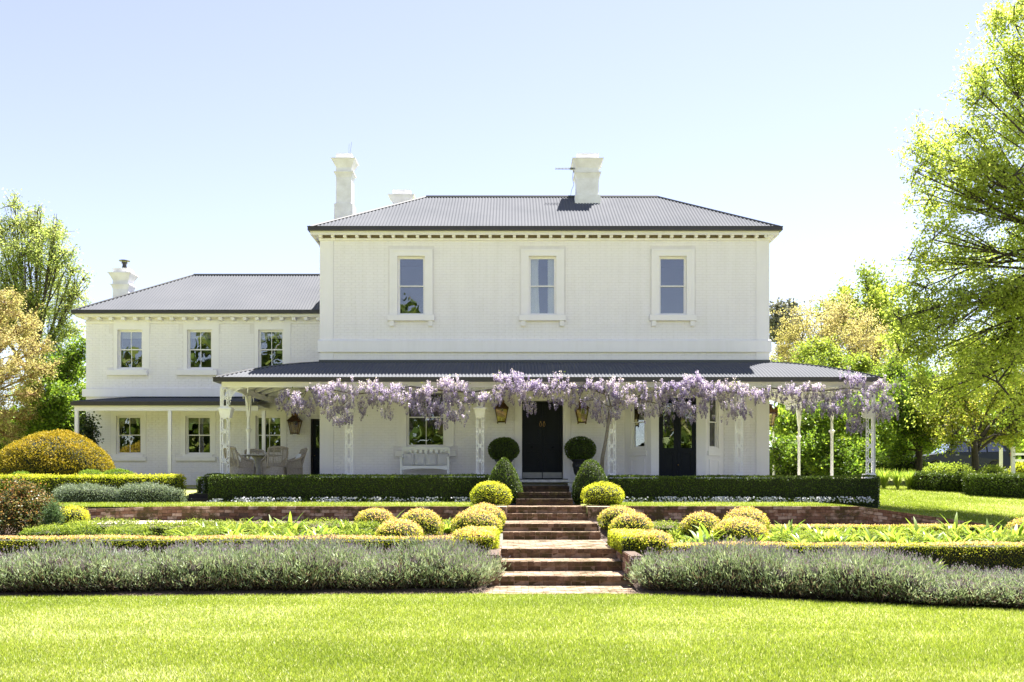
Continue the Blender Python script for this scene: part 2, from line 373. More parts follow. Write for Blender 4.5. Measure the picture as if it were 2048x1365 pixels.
def revshrub(name, loc, prof, mat, label, cat, group=None, leaf=.035, dens=1700, tipk=.5, rag=.012, lump=.03, sy=1., core='core', tonef=None):
    """shrub of revolution; prof = [(r,z)...] bottom to top"""
    root = empty(name, loc, label, cat, group)
    prof = np.array(prof, float); seg = np.hypot(np.diff(prof[:,0]), np.diff(prof[:,1]))
    area = math.pi*(prof[:-1,0]+prof[1:,0])*seg
    n = int(area.sum()*dens)
    k = rng.choice(len(seg), n, p=area/area.sum()); t = rng.uniform(0, 1, n)
    r = prof[k,0]*(1-t)+prof[k+1,0]*t; z = prof[k,1]*(1-t)+prof[k+1,1]*t
    a = rng.uniform(0, 2*math.pi, n)
    dr = (prof[k+1,0]-prof[k,0])/seg[k]; dz = (prof[k+1,1]-prof[k,1])/seg[k]
    N = np.c_[np.cos(a)*dz, np.sin(a)*dz, -dr]
    P = np.c_[np.cos(a)*r, np.sin(a)*r*sy, z]
    P = P + N*(rng.normal(0, rag, n) + lump*fnoise(P, 2.4, loc[0]) + lump*.5*fnoise(P, 6, loc[0]))[:,None]
    hmax = prof[:,1].max()
    tone = rng.uniform(0, .6, n) + tipk*.5*np.clip(N[:,2], 0, 1) + .12*fnoise(P, 4, 1)
    leaves_obj('foliage', P, leaf, mat, root, tone, nrm=N, bias=.25, aspect=.62, along=N+np.array([0,0,.5]), jit=.9)
    mb = MB(); mb.lathe([(max(r_-.04-lump, .005), min(z_, hmax-.05-lump) if z_ > 0 else z_) for r_, z_ in prof], 20)
    mb.v = [(x, y*sy, z_) for x, y, z_ in mb.v]
    mb.build('stems', M[core], root, smooth=True)
    return root
def ball_prof(r, h, zlow=-.1, n=14):
    """dome: radius r, top at h, widest at .45 h"""
    zc = h*.40; p = []
    for i in range(n+1):
        a = -.75 + (math.pi/2+.75)*i/n
        rr = r*math.cos(a); zz = zc + (h-zc)*math.sin(a) if a > 0 else zc + zc*1.15*math.sin(a)
        p.append((max(rr, .01), max(zz, zlow)))
    return p

def bezier(p0, p1, p2, n):
    return [p0*(1-t)**2 + p1*2*t*(1-t) + p2*t*t for t in [i/(n-1) for i in range(n)]]
def tree(name, base, trunk_top, blobs, mat, bark, label, cat='tree', group=None, r0=.2, nl=9000, leaf=.09, subs=9, spread=.22, aspect=.6, twig=.014, limbr=.05, droop=0., tone_up=.15, fill=.55, limb_pts=None, flat=1.):
    """blobs: (x,y,z,r) world. limbs run from the trunk to each blob, branches through it, twigs carry the leaves"""
    root = empty(name, base, label, cat, group)
    b = Vector(base); tt = Vector(trunk_top) - b
    mb = MB()
    mid = tt*.5 + Vector((random.uniform(-.1,.1), random.uniform(-.1,.1), 0))*tt.length*.15
    mb.tube([(0,0,-.15)] + [tuple(p) for p in bezier(Vector((0,0,.1)), mid, tt, 7)], [r0*1.5, r0*1.15, r0, r0*.95, r0*.9, r0*.86, r0*.8, r0*.7], 9)
    mb.build('trunk', bark, root, smooth=True)
    lb = MB(); P, A = [], []
    vol = np.array([bl[3]**2 for bl in blobs]); vol = vol/vol.sum()
    for k, (x, y, z, r) in enumerate(blobs):
        c = Vector((x, y, z)) - b
        s = tt*random.uniform(.72, 1.0) if limb_pts is None else Vector(limb_pts[k % len(limb_pts)]) - b
        midp = (s + c)*.5 + Vector((random.uniform(-.3,.3), random.uniform(-.3,.3), random.uniform(-.05,.5)))*r*.6
        path = bezier(s, midp, c, 7); rr = limbr*(.6+r*.3)
        lb.tube([tuple(p) for p in path], [rr*(1.5-1.1*i/6) for i in range(7)], 6)
        for j in range(subs):
            q0 = path[random.choice([3,4,5,6,6])]
            dv = Vector(rng.normal(size=3)).normalized()
            tip = c + Vector((dv.x, dv.y, dv.z*flat))*r*random.uniform(.6, 1.05) + Vector((0,0,-droop*r*random.random()))
            m2 = (q0+tip)*.5 + Vector(rng.normal(size=3))*.28*r + Vector((0,0,.16*r))
            sp = bezier(q0, m2, tip, 6)
            lb.tube([tuple(p) for p in sp], [rr*.45*(1.1-i/5)+twig*.5 for i in range(6)], 4, cap=False)
            n = max(6, int(nl*vol[k]/subs)); cl = max(3, n//14)
            # side twigs, each with a tuft of leaves
            tt_ = rng.uniform(1-fill, 1.0, cl); idx = np.array([list(sp[min(5,int(v*5))].lerp(sp[min(5,int(v*5)+1)], v*5-int(v*5))) for v in tt_])
            tips = idx + rng.normal(size=(cl,3))*spread*r*np.array([1,1,.8])
            for q in range(0, cl, 2):
                lb.tube([tuple(idx[q]), tuple((idx[q]+tips[q])*.5 + rng.normal(size=3)*.04*r), tuple(tips[q])], [twig, twig*.7, twig*.35], 3, cap=False)
            u = rng.integers(0, cl, n); v = rng.uniform(.25, 1.15, n)[:,None]
            Q = idx[u]*(1-v) + tips[u]*v + rng.normal(size=(n,3))*(leaf*1.1)
            Q[:,2] -= droop*rng.uniform(0,1,n)*leaf*5
            P.append(Q); A.append(tips[u]-idx[u])
    lb.build('branches', bark, root)
    P = np.concatenate(P); A = unit(np.concatenate(A))
    if droop: A = unit(A*.4 + np.array([0,0,-1.]))
    tone = rng.uniform(.05, .85, len(P)) + .18*fnoise(P, .9, base[0]) + tone_up*.5*fnoise(P, .35, 3)
    leaves_obj('crown', P, leaf, mat, root, tone, aspect=aspect, along=A, jit=.8)
    return root
def Bl(px, py, rpx, D, dd=0.):
    D2 = D+dd; x, y, z = PT(px, py, D2); return (x, y, z, rpx*D2/F)

# ============================================================ TERRAIN
def smooth(a, b, x): t = np.clip((x-a)/(b-a), 0, 1); return t*t*(3-2*t)
def g_low(x, y):        # garden between the lower lawn and the retaining wall
    z = np.interp(y, [14.0, 15.2, 16.2, 17.2, 18.4, 22.2, 22.6, 24.7], [0, .02, .10, .28, .48, .50, .78, .80])
    z = z - .11*smooth(2.5, 8, x)*smooth(14.5, 17, y) - .13*smooth(8, 12, x)*smooth(15, 20, y)
    return z
def g_up(x, y):         # ground behind the retaining wall
    z = np.interp(y, [24.6, 28, 31, 38, 43, 50, 80, 300, 2500], [1.14, 1.18, 1.42, 1.80, 1.98, 2.2, 2.6, 4, 6])
    z = z - np.clip(x-8.3, 0, 11)*.14*np.interp(y, [25, 38, 50], [1, .33, 0])
    return np.where((x > -.123) & (x < 1.863) & (y < 30), .6, z)
def sheet(name, xs, ys, fz, mat):
    X, Y = np.meshgrid(xs, ys); Z = fz(X, Y)
    V = np.c_[X.ravel(), Y.ravel(), Z.ravel()]; nx = len(xs)
    i, j = np.meshgrid(np.arange(nx-1), np.arange(len(ys)-1)); a = (j*nx+i).ravel()
    o = link_mesh(name, np_mesh(name, V, np.c_[a, a+1, a+nx+1, a+nx]), mat, smooth=True)
    return structure(o)
def lawn_edge(x): return np.interp(x, [-40, -7.7, -.35, 2.0, 6.9, 30], [14.3, 14.95, 15.38, 15.3, 13.35, 6.0])
# lower lawn, cut along its far edge
xs = np.linspace(-60, 60, 241); rows = []
fr = [0, .35, .6, .8, .9, .96, 1.0]
V = []
for f_ in fr:
    for x in xs: y1 = float(lawn_edge(x)); V.append((x, -60*(1-f_)+y1*f_, 0.0))
nx = len(xs); Fq = [(j*nx+i, j*nx+i+1, (j+1)*nx+i+1, (j+1)*nx+i) for j in range(len(fr)-1) for i in range(nx-1)]
structure(link_mesh('lawn', np_mesh('lawn', np.array(V), np.array(Fq)), M['lawn']))
fr2 = list(np.linspace(0, 1, 26))
for xs_ in (np.r_[np.linspace(-60, -1, 119), -.41], np.r_[1.96, np.linspace(2.5, 60, 116)]):
    V = []; nx = len(xs_)
    for f_ in fr2:
        for x in xs_:
            y0 = float(lawn_edge(x)) - .03; y = y0*(1-f_)+24.7*f_; V.append((x, y, -.02*(1-f_)+float(g_low(x, y)) if f_ > 0 else -.03))
    Fq = [(j*nx+i, j*nx+i+1, (j+1)*nx+i+1, (j+1)*nx+i) for j in range(len(fr2)-1) for i in range(nx-1)]
    structure(link_mesh('garden_bed', np_mesh('garden_bed', np.array(V), np.array(Fq)), M['soil'], smooth=True))
mb = MB(); y = 15.2; r_ = 0
while y < 16.62:
    x = -.42 - (r_ % 2)*.115
    while x < 2.16:
        a, b_ = max(x, -.42), min(x+.222, 2.16)
        if b_-a > .03 and y > float(lawn_edge((a+b_)/2))-.08: mb.box(a, b_, y, y+.104, -.06, .010+random.uniform(-.003, .003))
        x += .23
    y += .111; r_ += 1
structure(mb.build('brick_path', M['brick_tread']))
structure(box(-.42, 2.16, 15.35, 16.63, -.2, -.004).build('path_bed', M['mortar']))
sheet('upper_lawn', np.sort(np.r_[-2000, -300, -120, np.linspace(-60, 60, 121), -.125, -.12, 1.86, 1.865, 120, 300, 2000]), np.r_[24.72, np.linspace(25, 50, 51), 60, 80, 120, 300, 900, 2500], g_up, M['lawn'])
sheet('gravel_path', np.linspace(-10.2, -7.3, 20), np.linspace(22.75, 24.66, 6), lambda x, y: g_low(x, y)+.012, M['gravel'])
structure(MB().box(-8.75, -5.3, 29.62, 35.75, .6, 1.84).box(-5.3, .1, 29.62, 32.5, .6, 1.84).box(2.06, 10.93, 29.62, 32.5, .6, 1.84).box(8.3, 10.93, 32.5, 39, .6, 1.84).box(.1, 2.06, 29.75, 32.5, .6, 1.838).build('verandah_floor', M['pave']))
structure(box(-15.4, -8.76, 34.0, 35.78, .8, 1.62).build('porch_floor', M['pave']))

# ============================================================ GARDEN STEPS
SC = .87
steps_ = [(16.6, .163, 1.07), (17.66, .326, 1.07), (18.6, .49, 1.07), (21.8, .653, 1.07), (22.3, .816, 1.04), (24.4, .98, .99), (24.8, 1.14, .99),
          (26.6, 1.31, .76), (27.4, 1.485, .76), (28.3, 1.66, .76)]
st = empty('garden_steps', (SC, 16.6, 0), 'long flight of mossy red brick steps climbing from the lawn to the front door', 'steps')
INV = Matrix.Translation((-SC, -16.6, 0))
bm_h = []
for q in range(8):       # four clean and four sooty worn header bricks
    mb = MB().box(-.054, .054, 0, .22, -.078, 0)
    mb.v = [(x+random.uniform(-.003,.003), y+random.uniform(-.008,.008), z+random.uniform(-.004,.004)) for x, y, z in mb.v]
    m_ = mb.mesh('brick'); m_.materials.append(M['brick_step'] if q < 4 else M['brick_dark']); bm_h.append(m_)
bm_s = []
for q in range(4):
    mb = MB().box(-.112, .112, 0, .1, -.036, .036)
    mb.v = [(x+random.uniform(-.004,.004), y+random.uniform(-.008,.006), z+random.uniform(-.003,.003)) for x, y, z in mb.v]
    m_ = mb.mesh('brick'); m_.materials.append(M['brick_step']); bm_s.append(m_)
nst = 0
for k, (yy, zt, hw) in enumerate(steps_):
    ynext = steps_[k+1][0] if k+1 < len(steps_) else 29.7
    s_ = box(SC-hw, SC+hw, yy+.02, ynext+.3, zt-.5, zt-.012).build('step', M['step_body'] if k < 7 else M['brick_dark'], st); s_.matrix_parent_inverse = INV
    nb = int(2*hw/.1165)
    for i in range(nb):
        x = SC-hw+(i+.5)*2*hw/nb
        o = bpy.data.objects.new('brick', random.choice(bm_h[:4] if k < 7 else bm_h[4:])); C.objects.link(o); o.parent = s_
        o.location = (x, yy+random.uniform(-.006, .006), zt+random.uniform(-.003, .002)); o.scale = (2*hw/nb/.1165, 1, 1); nst += 1
    if k < 7:
        nb = int(2*hw/.235)
        for i in range(nb):
            x = SC-hw+(i+.5)*2*hw/nb
            o = bpy.data.objects.new('brick', random.choice(bm_s)); C.objects.link(o); o.parent = s_
            o.location = (x, yy+.018+random.uniform(-.004, .004), zt-.122); nst += 1
    # treads paved with flat bricks, one run per tread
    mb = MB(); y = yy+.232; r_ = 0
    while y < ynext-.02:
        d = min(.105, ynext-.02-y)
        if d < .03: break
        x = SC-hw - (r_ % 2)*.115
        while x < SC+hw-.02:
            a, b_ = max(x, SC-hw), min(x+.222, SC+hw)
            if b_-a > .03: mb.box(a, b_, y, y+d-.006, zt-.05, zt-.004+random.uniform(-.003, .003))
            x += .23
        y += .112; r_ += 1
    if mb.v:
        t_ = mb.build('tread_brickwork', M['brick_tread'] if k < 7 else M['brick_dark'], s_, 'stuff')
# cheek walls beside the lower flights, piers beside the upper ones
def cheek(x0, x1, y0, y1, zf, label):
    r = empty('cheek_wall', ((x0+x1)/2, y0, 0), label, 'garden wall')
    inv = Matrix.Translation((-(x0+x1)/2, -y0, 0))
    b_ = MB(); b_.add([(x0+.01,y0+.01,-.1),(x1-.01,y0+.01,-.1),(x1-.01,y1,-.1),(x0+.01,y1,-.1),(x0+.01,y0+.01,zf-.01),(x1-.01,y0+.01,zf-.01),(x1-.01,y1,zf-.01),(x0+.01,y1,zf-.01)],
        [(0,3,2,1),(4,5,6,7),(0,1,5,4),(1,2,6,5),(2,3,7,6),(3,0,4,7)])
    o = b_.build('mortar', M['mortar'], r); o.matrix_parent_inverse = inv
    z = 0.0; c_ = 0
    while z < zf-.03:
        h = min(.078, zf-z-.006)
        y = y0 - (.115 if c_ % 2 else 0)
        while y < y1:
            a, b2 = max(y, y0), min(y+.225, y1)
            if b2-a > .05:
                mb = box(x0-random.uniform(0,.006), x1+random.uniform(0,.006), a, b2, z, z+h)
                o = mb.build('brick', M['brick_red'], r); o.matrix_parent_inverse = inv
            y += .235
        z += .086; c_ += 1
    return r
cheek(1.95, 2.17, 16.35, 19.4, .53, 'low red brick wall along the right edge of the bottom steps')
cheek(-.42, -.21, 16.6, 19.4, .53, 'low red brick wall along the left edge of the bottom steps beside the lavender')
for (xa, xb, lb) in ((-.60, -.125, 'squat rendered brick pier left of the steps at the end of the retaining wall'), (1.865, 2.44, 'squat rendered brick pier right of the steps at the end of the retaining wall')):
    o = MB().box(xa, xb, 24.3, 25.6, .5, 1.155).build('pier', M['pier'], None, bevel=.012)
    tag(o, lb, 'pier', 'piers beside the steps')

# ============================================================ RETAINING WALLS
def retaining(x0, x1, ztop, zbot, label, yf=24.55):
    r = empty('retaining_wall', ((x0+x1)/2, yf, .8), label, 'garden wall')
    inv = Matrix.Translation((-(x0+x1)/2, -yf, -.8))
    n = 24; P = [[(x0+(x1-x0)*i/n, yf+.012, .3) for i in range(n+1)], [(x0+(x1-x0)*i/n, yf+.012, float(ztop(x0+(x1-x0)*i/n))-.012) for i in range(n+1)],
                 [(x0+(x1-x0)*i/n, yf+.3, float(ztop(x0+(x1-x0)*i/n))-.012) for i in range(n+1)]]
    o = MB().grid(P).build('mortar', M['mortar'], r); o.matrix_parent_inverse = inv
    count = 0; extra = MB(); c_ = 0
    z = .44
    # courses measured down from the top so that the coping follows the slope
    while c_ < 7:
        off = -.012 if c_ == 0 else 0
        bl = .235 if c_ else .235
        x = x0 - (.118 if c_ % 2 else 0)
        while x < x1:
            a, b = max(x, x0), min(x+bl-.010, x1)
            if b-a > .04:
                za = float(ztop(a)) - c_*.083; zb = float(ztop(b)) - c_*.083; h = .072
                if za > float(zbot((a+b)/2)) - .02:
                    j = lambda s=.004: random.uniform(-s, s)
                    yy = yf+off+j(.006)
                    if random.random() < .06: yy += .01
                    vs = [(a+j(),yy+j(),za-h+j()),(b+j(),yy+j(),zb-h+j()),(b,yf+.1,zb-h),(a,yf+.1,za-h),(a+j(),yy+j(),za+j()),(b+j(),yy+j(),zb+j()),(b,yf+.24,zb),(a,yf+.24,za)]
                    fs = [(0,3,2,1),(4,5,6,7),(0,1,5,4),(1,2,6,5),(2,3,7,6),(3,0,4,7)]
                    if count < 300:
                        o = MB().add(vs, fs).build('brick', M['brick_red'], r); o.matrix_parent_inverse = inv; count += 1
                    else: extra.add(vs, fs)
            x += bl
        c_ += 1
    if extra.v:
        o = extra.build('lower_brickwork', M['brick_red_i'], r, 'stuff'); o.matrix_parent_inverse = inv
retaining(-11.2, -.61, lambda x: 1.155 - .10*float(smooth(-8, -12, x)), lambda x: .80, 'weathered red brick retaining wall left of the steps under the grass strip')
retaining(2.45, 12.4, lambda x: np.interp(x, [0, 8.6, 10.2, 12.4], [1.165, 1.155, .93, .62]), lambda x: np.interp(x, [0, 9, 12.4], [.80, .76, .55]), 'weathered red brick retaining wall right of the steps sloping down to the lawn')

# ============================================================ HOUSE
HX, HYY, HZ = 1.0, 32.4, 1.2
house = empty('country_house', (HX, HYY, HZ), 'large white painted brick country house with grey iron roofs, side wing and front verandah', 'house')
HINV = Matrix.Translation((-HX, -HYY, -HZ))
def hp(mb, name, mat, kind=None, smooth=False, bevel=0, loc=None, rz=0):
    o = mb.build(name, mat, house, kind, smooth, bevel); o.matrix_parent_inverse = HINV
    if loc is not None: o.location = loc; o.rotation_euler.z = rz
    return o
def wall_mesh(L, z0, z1, th, holes):
    us = sorted({0, L} | {h[0] for h in holes} | {h[1] for h in holes}); ws = sorted({z0, z1} | {h[2] for h in holes} | {h[3] for h in holes})
    mb = MB()
    for i in range(len(us)-1):
        for j in range(len(ws)-1):
            cu, cw = (us[i]+us[i+1])/2, (ws[j]+ws[j+1])/2
            if any(h[0] < cu < h[1] and h[2] < cw < h[3] for h in holes): continue
            a, b, c, d = us[i], us[i+1], ws[j], ws[j+1]
            mb.add([(a,0,c),(b,0,c),(b,0,d),(a,0,d)], [(0,1,2,3)]); mb.add([(a,th,c),(b,th,c),(b,th,d),(a,th,d)], [(3,2,1,0)])
    for (a, b, c, d) in holes:
        mb.add([(a,0,c),(b,0,c),(b,0,d),(a,0,d),(a,th,c),(b,th,c),(b,th,d),(a,th,d)], [(0,4,5,1),(1,5,6,2),(2,6,7,3),(3,7,4,0)])
    mb.add([(0,0,z0),(L,0,z0),(L,0,z1),(0,0,z1),(0,th,z0),(L,th,z0),(L,th,z1),(0,th,z1)], [(0,3,7,4),(1,5,6,2),(3,2,6,7)])
    return mb
brick_budget = [0]
def brickwork(parent, x0, x1, y, z0, z1, avoid, prefer, budget, run):
    """painted bricks on a wall face; the ones nearest to 'prefer' become parts"""
    L, H = .238, .0857; items = []
    c = 0; z = z0
    while z < z1-.03:
        h = min(H, z1-z); x = x0 - (L/2 if c % 2 else 0)
        while x < x1:
            a, b = max(x, x0)+.004, min(x+L, x1)-.004
            if b-a > .03:
                segs = [(a, b)]
                for (p, q, r, s) in avoid:
                    if z+h > r+.001 and z < s-.001:
                        ns = []
                        for (m_, n_) in segs:
                            if n_ <= p or m_ >= q: ns.append((m_, n_)); continue
                            if m_ < p-.03: ns.append((m_, p))
                            if n_ > q+.03: ns.append((q, n_))
                        segs = ns
                for (m_, n_) in segs: items.append((m_, n_, z+.0045, z+h-.0045))
            x += L
        z += H; c += 1
    items.sort(key=lambda t: (t[0]+t[1]-2*prefer[0])**2/4 + (t[2]-prefer[1])**2)
    single, rest = items[:budget], items[budget:]
    def geo(mb, it):
        a, b, c0, d = it; p = .009 + random.uniform(-.003, .003); j = lambda: random.uniform(-.0015, .0015)
        mb.add([(a,y,c0),(b,y,c0),(b,y,d),(a,y,d),(a+.002,y-p+j(),c0+.002),(b-.002,y-p+j(),c0+.002),(b-.002,y-p+j(),d-.002),(a+.002,y-p+j(),d-.002)],
               [(4,5,6,7),(0,1,5,4),(1,2,6,5),(2,3,7,6),(3,0,4,7)])
    for it in single:
        mb = MB(); geo(mb, it); mb.build('brick', M['paint'], parent)
    mb = MB()
    for it in rest: geo(mb, it)
    if mb.v: mb.build(run, M['paint'], parent, 'stuff')

def ring(mb, x0, x1, z0, z1, w, ya, yb, bottom=True):
    mb.box(x0, x0+w, ya, yb, z0, z1); mb.box(x1-w, x1, ya, yb, z0, z1); mb.box(x0+w, x1-w, ya, yb, z1-w, z1)
    if bottom: mb.box(x0+w, x1-w, ya, yb, z0, z0+w)
    return mb
def window(x, y, z, w, h, cols=1, rows=2, rz=0, rec=.11, surround=None, sill=None, brackets=False, curtain=None, split=.5, blind=False, arch=0, hood=False):
    """double-hung window; x,y,z = bottom left corner of the opening at the wall face"""
    mb = ring(MB(), 0, w, 0, h, .035, rec-.03, rec+.06)
    wo = hp(mb, 'window', M['trim'], loc=(x, y, z), rz=rz)
    def sub(mb, name, mat, **k): return mb.build(name, mat, wo, **k)
    zs = h*split; iw0, iw1 = .035, w-.035
    sub(ring(MB(), iw0, iw1, .035, zs+.018, .034, rec+.028, rec+.062), 'sash', M['trim'])
    sub(ring(MB(), iw0, iw1, zs-.018, h-.035, .034, rec-.004, rec+.026), 'sash', M['trim'])
    lo = (iw0+.034, iw1-.034)
    for (za, zb, yy) in ((.069, zs-.016, rec+.046), (zs+.016, h-.069, rec+.012)):
        for c in range(cols):
            a = lo[0]+(lo[1]-lo[0])*c/cols; b = lo[0]+(lo[1]-lo[0])*(c+1)/cols
            g_ = .008 if cols > 1 else 0
            sub(MB().box(a+(g_ if c else -.004), b-(g_ if c < cols-1 else -.004), yy, yy+.004, za-.004, zb+.004), 'pane', M['glass'])
            if c: sub(MB().box(a-.010, a+.010, yy-.008, yy+.012, za, zb), 'glazing_bar', M['trim'])
    if surround:
        l, r, t, pr = surround
        sb = MB().box(-l, -.001, -pr, .03, 0, h).box(w+.001, w+r, -pr, .03, 0, h).box(-l, w+r, -pr, .03, h+.001, h+t)
        if hood:
            sb.box(-l-.05, -l+.03, -pr-.02, .0, .0, h+t-.0).box(w+r-.03, w+r+.05, -pr-.02, .0, 0, h+t).box(-l-.05, w+r+.05, -pr-.022, .0, h+t-.03, h+t+.03)
            sb.box(-.06, -.003, -pr-.012, 0, 0, h+.06).box(w+.003, w+.06, -pr-.012, 0, 0, h+.06).box(-.06, w+.06, -pr-.014, 0, h+.003, h+.06)
        sub(sb, 'surround', M['trim'])
    if sill:
        l, r, t, pr, up = sill
        sub(MB().box(-l, w+r, -pr, .10, -up-t, -up), 'sill', M['trim'], bevel=.008)
        if up > .001: sub(MB().box(-l*.3, w+r*.3, -pr*.35, .09, -up, -.001), 'sub_sill', M['trim'])
        if brackets:
            for bx in (-l+.06, w+r-.2): sub(MB().box(bx, bx+.14, -pr*.8, .0, -up-t-.17, -up-t-.001).box(bx+.02, bx+.12, -pr*.4, .0, -up-t-.19, -up-t-.17), 'bracket', M['trim'])
    if blind: sub(MB().box(.04, w-.04, rec+.16, rec+.17, h*.80, h-.03), 'blind', M['blind'])
    if curtain:
        for side in (0, 1):
            u0, u1 = (0.02, w*.40) if side == 0 else (w*.70, w-.02)
            n = 40; P = [[(u0+(u1-u0)*i/n*(1-.12*math.sin(zz*2.2)*(1 if side == 0 else 0)), rec+.12+.025*math.sin(i*1.35)+.012*math.sin(i*.6+zz*3), .02+(h-.04)*zz) for i in range(n+1)] for zz in [0,.25,.5,.75,1]]
            sub(MB().grid(P), 'curtain', M['curtain'], smooth=True)
    return wo

# --- walls
YW = 32.4; WX = lambda px: PX(px, YW); WZ = lambda py: PZ(py, YW)
XL, XR = WX(640), WX(1538)
up_open = [(WX(795), WX(850)), (WX(1057.5), WX(1112.5)), (WX(1318), WX(1373))]
UZ0, UZ1 = WZ(630), WZ(513)
door_open = (WX(1044), WX(1126), 1.84, 4.42)
big_open = (WX(813), WX(890), 2.93, 4.75)
bay_l, bay_r = 3.675, 6.884
holes = [(a-XL, b-XL, UZ0, UZ1) for a, b in up_open] + [(door_open[0]-XL, door_open[1]-XL, 1.3, door_open[3]), (big_open[0]-XL, big_open[1]-XL, big_open[2], big_open[3]), (bay_l+.1-XL, bay_r-.1-XL, 1.3, 4.9)]
wl = hp(wall_mesh(XR-XL, 1.3, 9.85, .3, holes), 'wall', M['joint'], loc=(XL, YW, 0))
side = hp(MB().box(XL, XL+.3, YW+.302, 38.9, 1.0, 9.85).box(XR-.3, XR, YW+.302, 38.9, 1.0, 9.85).box(XL+.3, XR-.3, 38.6, 38.9, 1.0, 9.85), 'side_walls', M['paint'])
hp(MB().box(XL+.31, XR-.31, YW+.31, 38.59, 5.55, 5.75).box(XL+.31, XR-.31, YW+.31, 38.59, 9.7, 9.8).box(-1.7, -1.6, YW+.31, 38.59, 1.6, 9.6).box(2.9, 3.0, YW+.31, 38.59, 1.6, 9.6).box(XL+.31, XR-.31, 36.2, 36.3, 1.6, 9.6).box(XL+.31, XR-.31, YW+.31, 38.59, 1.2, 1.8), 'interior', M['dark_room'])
ox = XL
def rel(av): return [(a-ox, b-ox, c, d) for a, b, c, d in av]
SUR = .24
avoid_up = [(a-SUR-.06, b+SUR+.06, UZ0-.01, UZ1+.27) for a, b in up_open] + [(a-.32, b+.32, UZ0-.21, UZ0) for a, b in up_open]
brickwork(wl, WX(667)-ox, WX(1512)-ox, 0, 6.385, 9.62, rel(avoid_up), (WX(1200)-ox, 7.9), 170, 'upper_brickwork')
avoid_lo = [(door_open[0]-.26, door_open[1]+.26, 1.3, 5.2), (big_open[0]-.28, big_open[1]+.28, 2.94, 5.2), (big_open[0]-.42, big_open[1]+.42, 2.58, 2.94), (bay_l-.02, bay_r+.02, 1.3, 5.6), (WX(1255)-.05, bay_l, 1.3, 5.5)]
brickwork(wl, WX(667)-ox, WX(1512)-ox, 0, 1.84, 5.30, rel(avoid_lo), (WX(960)-ox, 3.0), 130, 'lower_brickwork')
brickwork(wl, WX(667)-ox, WX(1512)-ox, 0, 5.72, 5.98, [], (0, 0), 0, 'band_brickwork')
# corner pilasters, string course, frieze
for (a, b) in ((XL-.004, WX(667)), (WX(1512), XR+.004)):
    hp(box(a, b, YW-.03, YW+.002, 1.84, 6.379), 'pilaster', M['paint']); hp(box(a, b, YW-.03, YW+.002, 6.381, 9.629), 'pilaster', M['paint'])
hp(MB().box(XL-.06, XR+.06, YW-.09, YW+.001, 6.0, 6.375).add([(XL-.06,YW-.09,6.376),(XR+.06,YW-.09,6.376),(XR,YW-.01,6.42),(XL,YW-.01,6.42)], [(0,1,2,3)]).box(XR+.001, XR+.06, YW, 38.9, 6.0, 6.375).box(XL-.06, XL-.001, YW, 38.9, 6.0, 6.375), 'string_course', M['paint'])
hp(MB().box(XL-.03, XR+.03, YW-.06, YW+.001, 9.63, 9.70), 'cornice', M['trim'])
hp(MB().box(XL-.01, XR+.01, YW-.02, YW+.001, 9.702, 9.86), 'frieze', M['frieze_brown'])  # strip behind the eave brackets, coloured dark brown
nb = int((XR-XL)/.39)
bk = MB().box(-.05, .05, -.22, -.021, 0, .115).mesh('eave_bracket'); bk.materials.append(M['trim'])
for i in range(nb+1):
    o = bpy.data.objects.new('eave_bracket', bk); C.objects.link(o); o.parent = house; o.matrix_parent_inverse = HINV
    o.location = (XL+.05+(XR-XL-.1)*i/nb, YW, 9.704)
hp(MB().box(XL-.26, XR+.26, 32.12, 32.16, 9.76, 9.905).box(XR+.22, XR+.26, 32.16, 39.1, 9.76, 9.905).box(XL-.26, XL-.22, 32.16, 39.1, 9.76, 9.905), 'fascia', M['trim'])
hp(MB().box(XL-.22, XR+.22, 32.16, 32.41, 9.83, 9.85).box(XR, XR+.22, 32.41, 39.1, 9.83, 9.85).box(XL-.22, XL, 32.41, 39.1, 9.83, 9.85), 'soffit', M['trim'])

def corr(name, P0, P1, inw, Lf, hf, K=2, pitch=.105, amp=.017, mat='roof', ns=6, kind=None):
    """corrugated sheet: waves run up the slope"""
    P0, P1, inw = Vector(P0), Vector(P1), Vector(inw)
    T = (P1-P0).length; d = (P1-P0)/T; n = max(2, int(T/pitch*ns)); s = np.linspace(0, T, n+1)
    V = []
    for si in s:
        L = max(Lf(si), .001)
        for k in range(K+1):
            t = L*k/K; p = P0 + d*float(si) + inw*t
            V.append((p.x, p.y, p.z + hf(t) + amp*math.sin(2*math.pi*si/pitch)))
    a = (np.arange(n)[:,None]*(K+1) + np.arange(K)[None,:]).ravel()
    Fq = np.c_[a, a+K+1, a+K+2, a+1]
    o = link_mesh(name, np_mesh(name, np.array(V), Fq), M[mat], house, smooth=True); o.matrix_parent_inverse = HINV
    sol = o.modifiers.new('sheet', 'SOLIDIFY'); sol.thickness = .003; sol.offset = -1; sol.use_rim = False
    return o
def cap_line(pts, r=.045, mat='flash', name='ridge_cap'): return hp(MB().tube(pts, r, 6), name, M[mat])
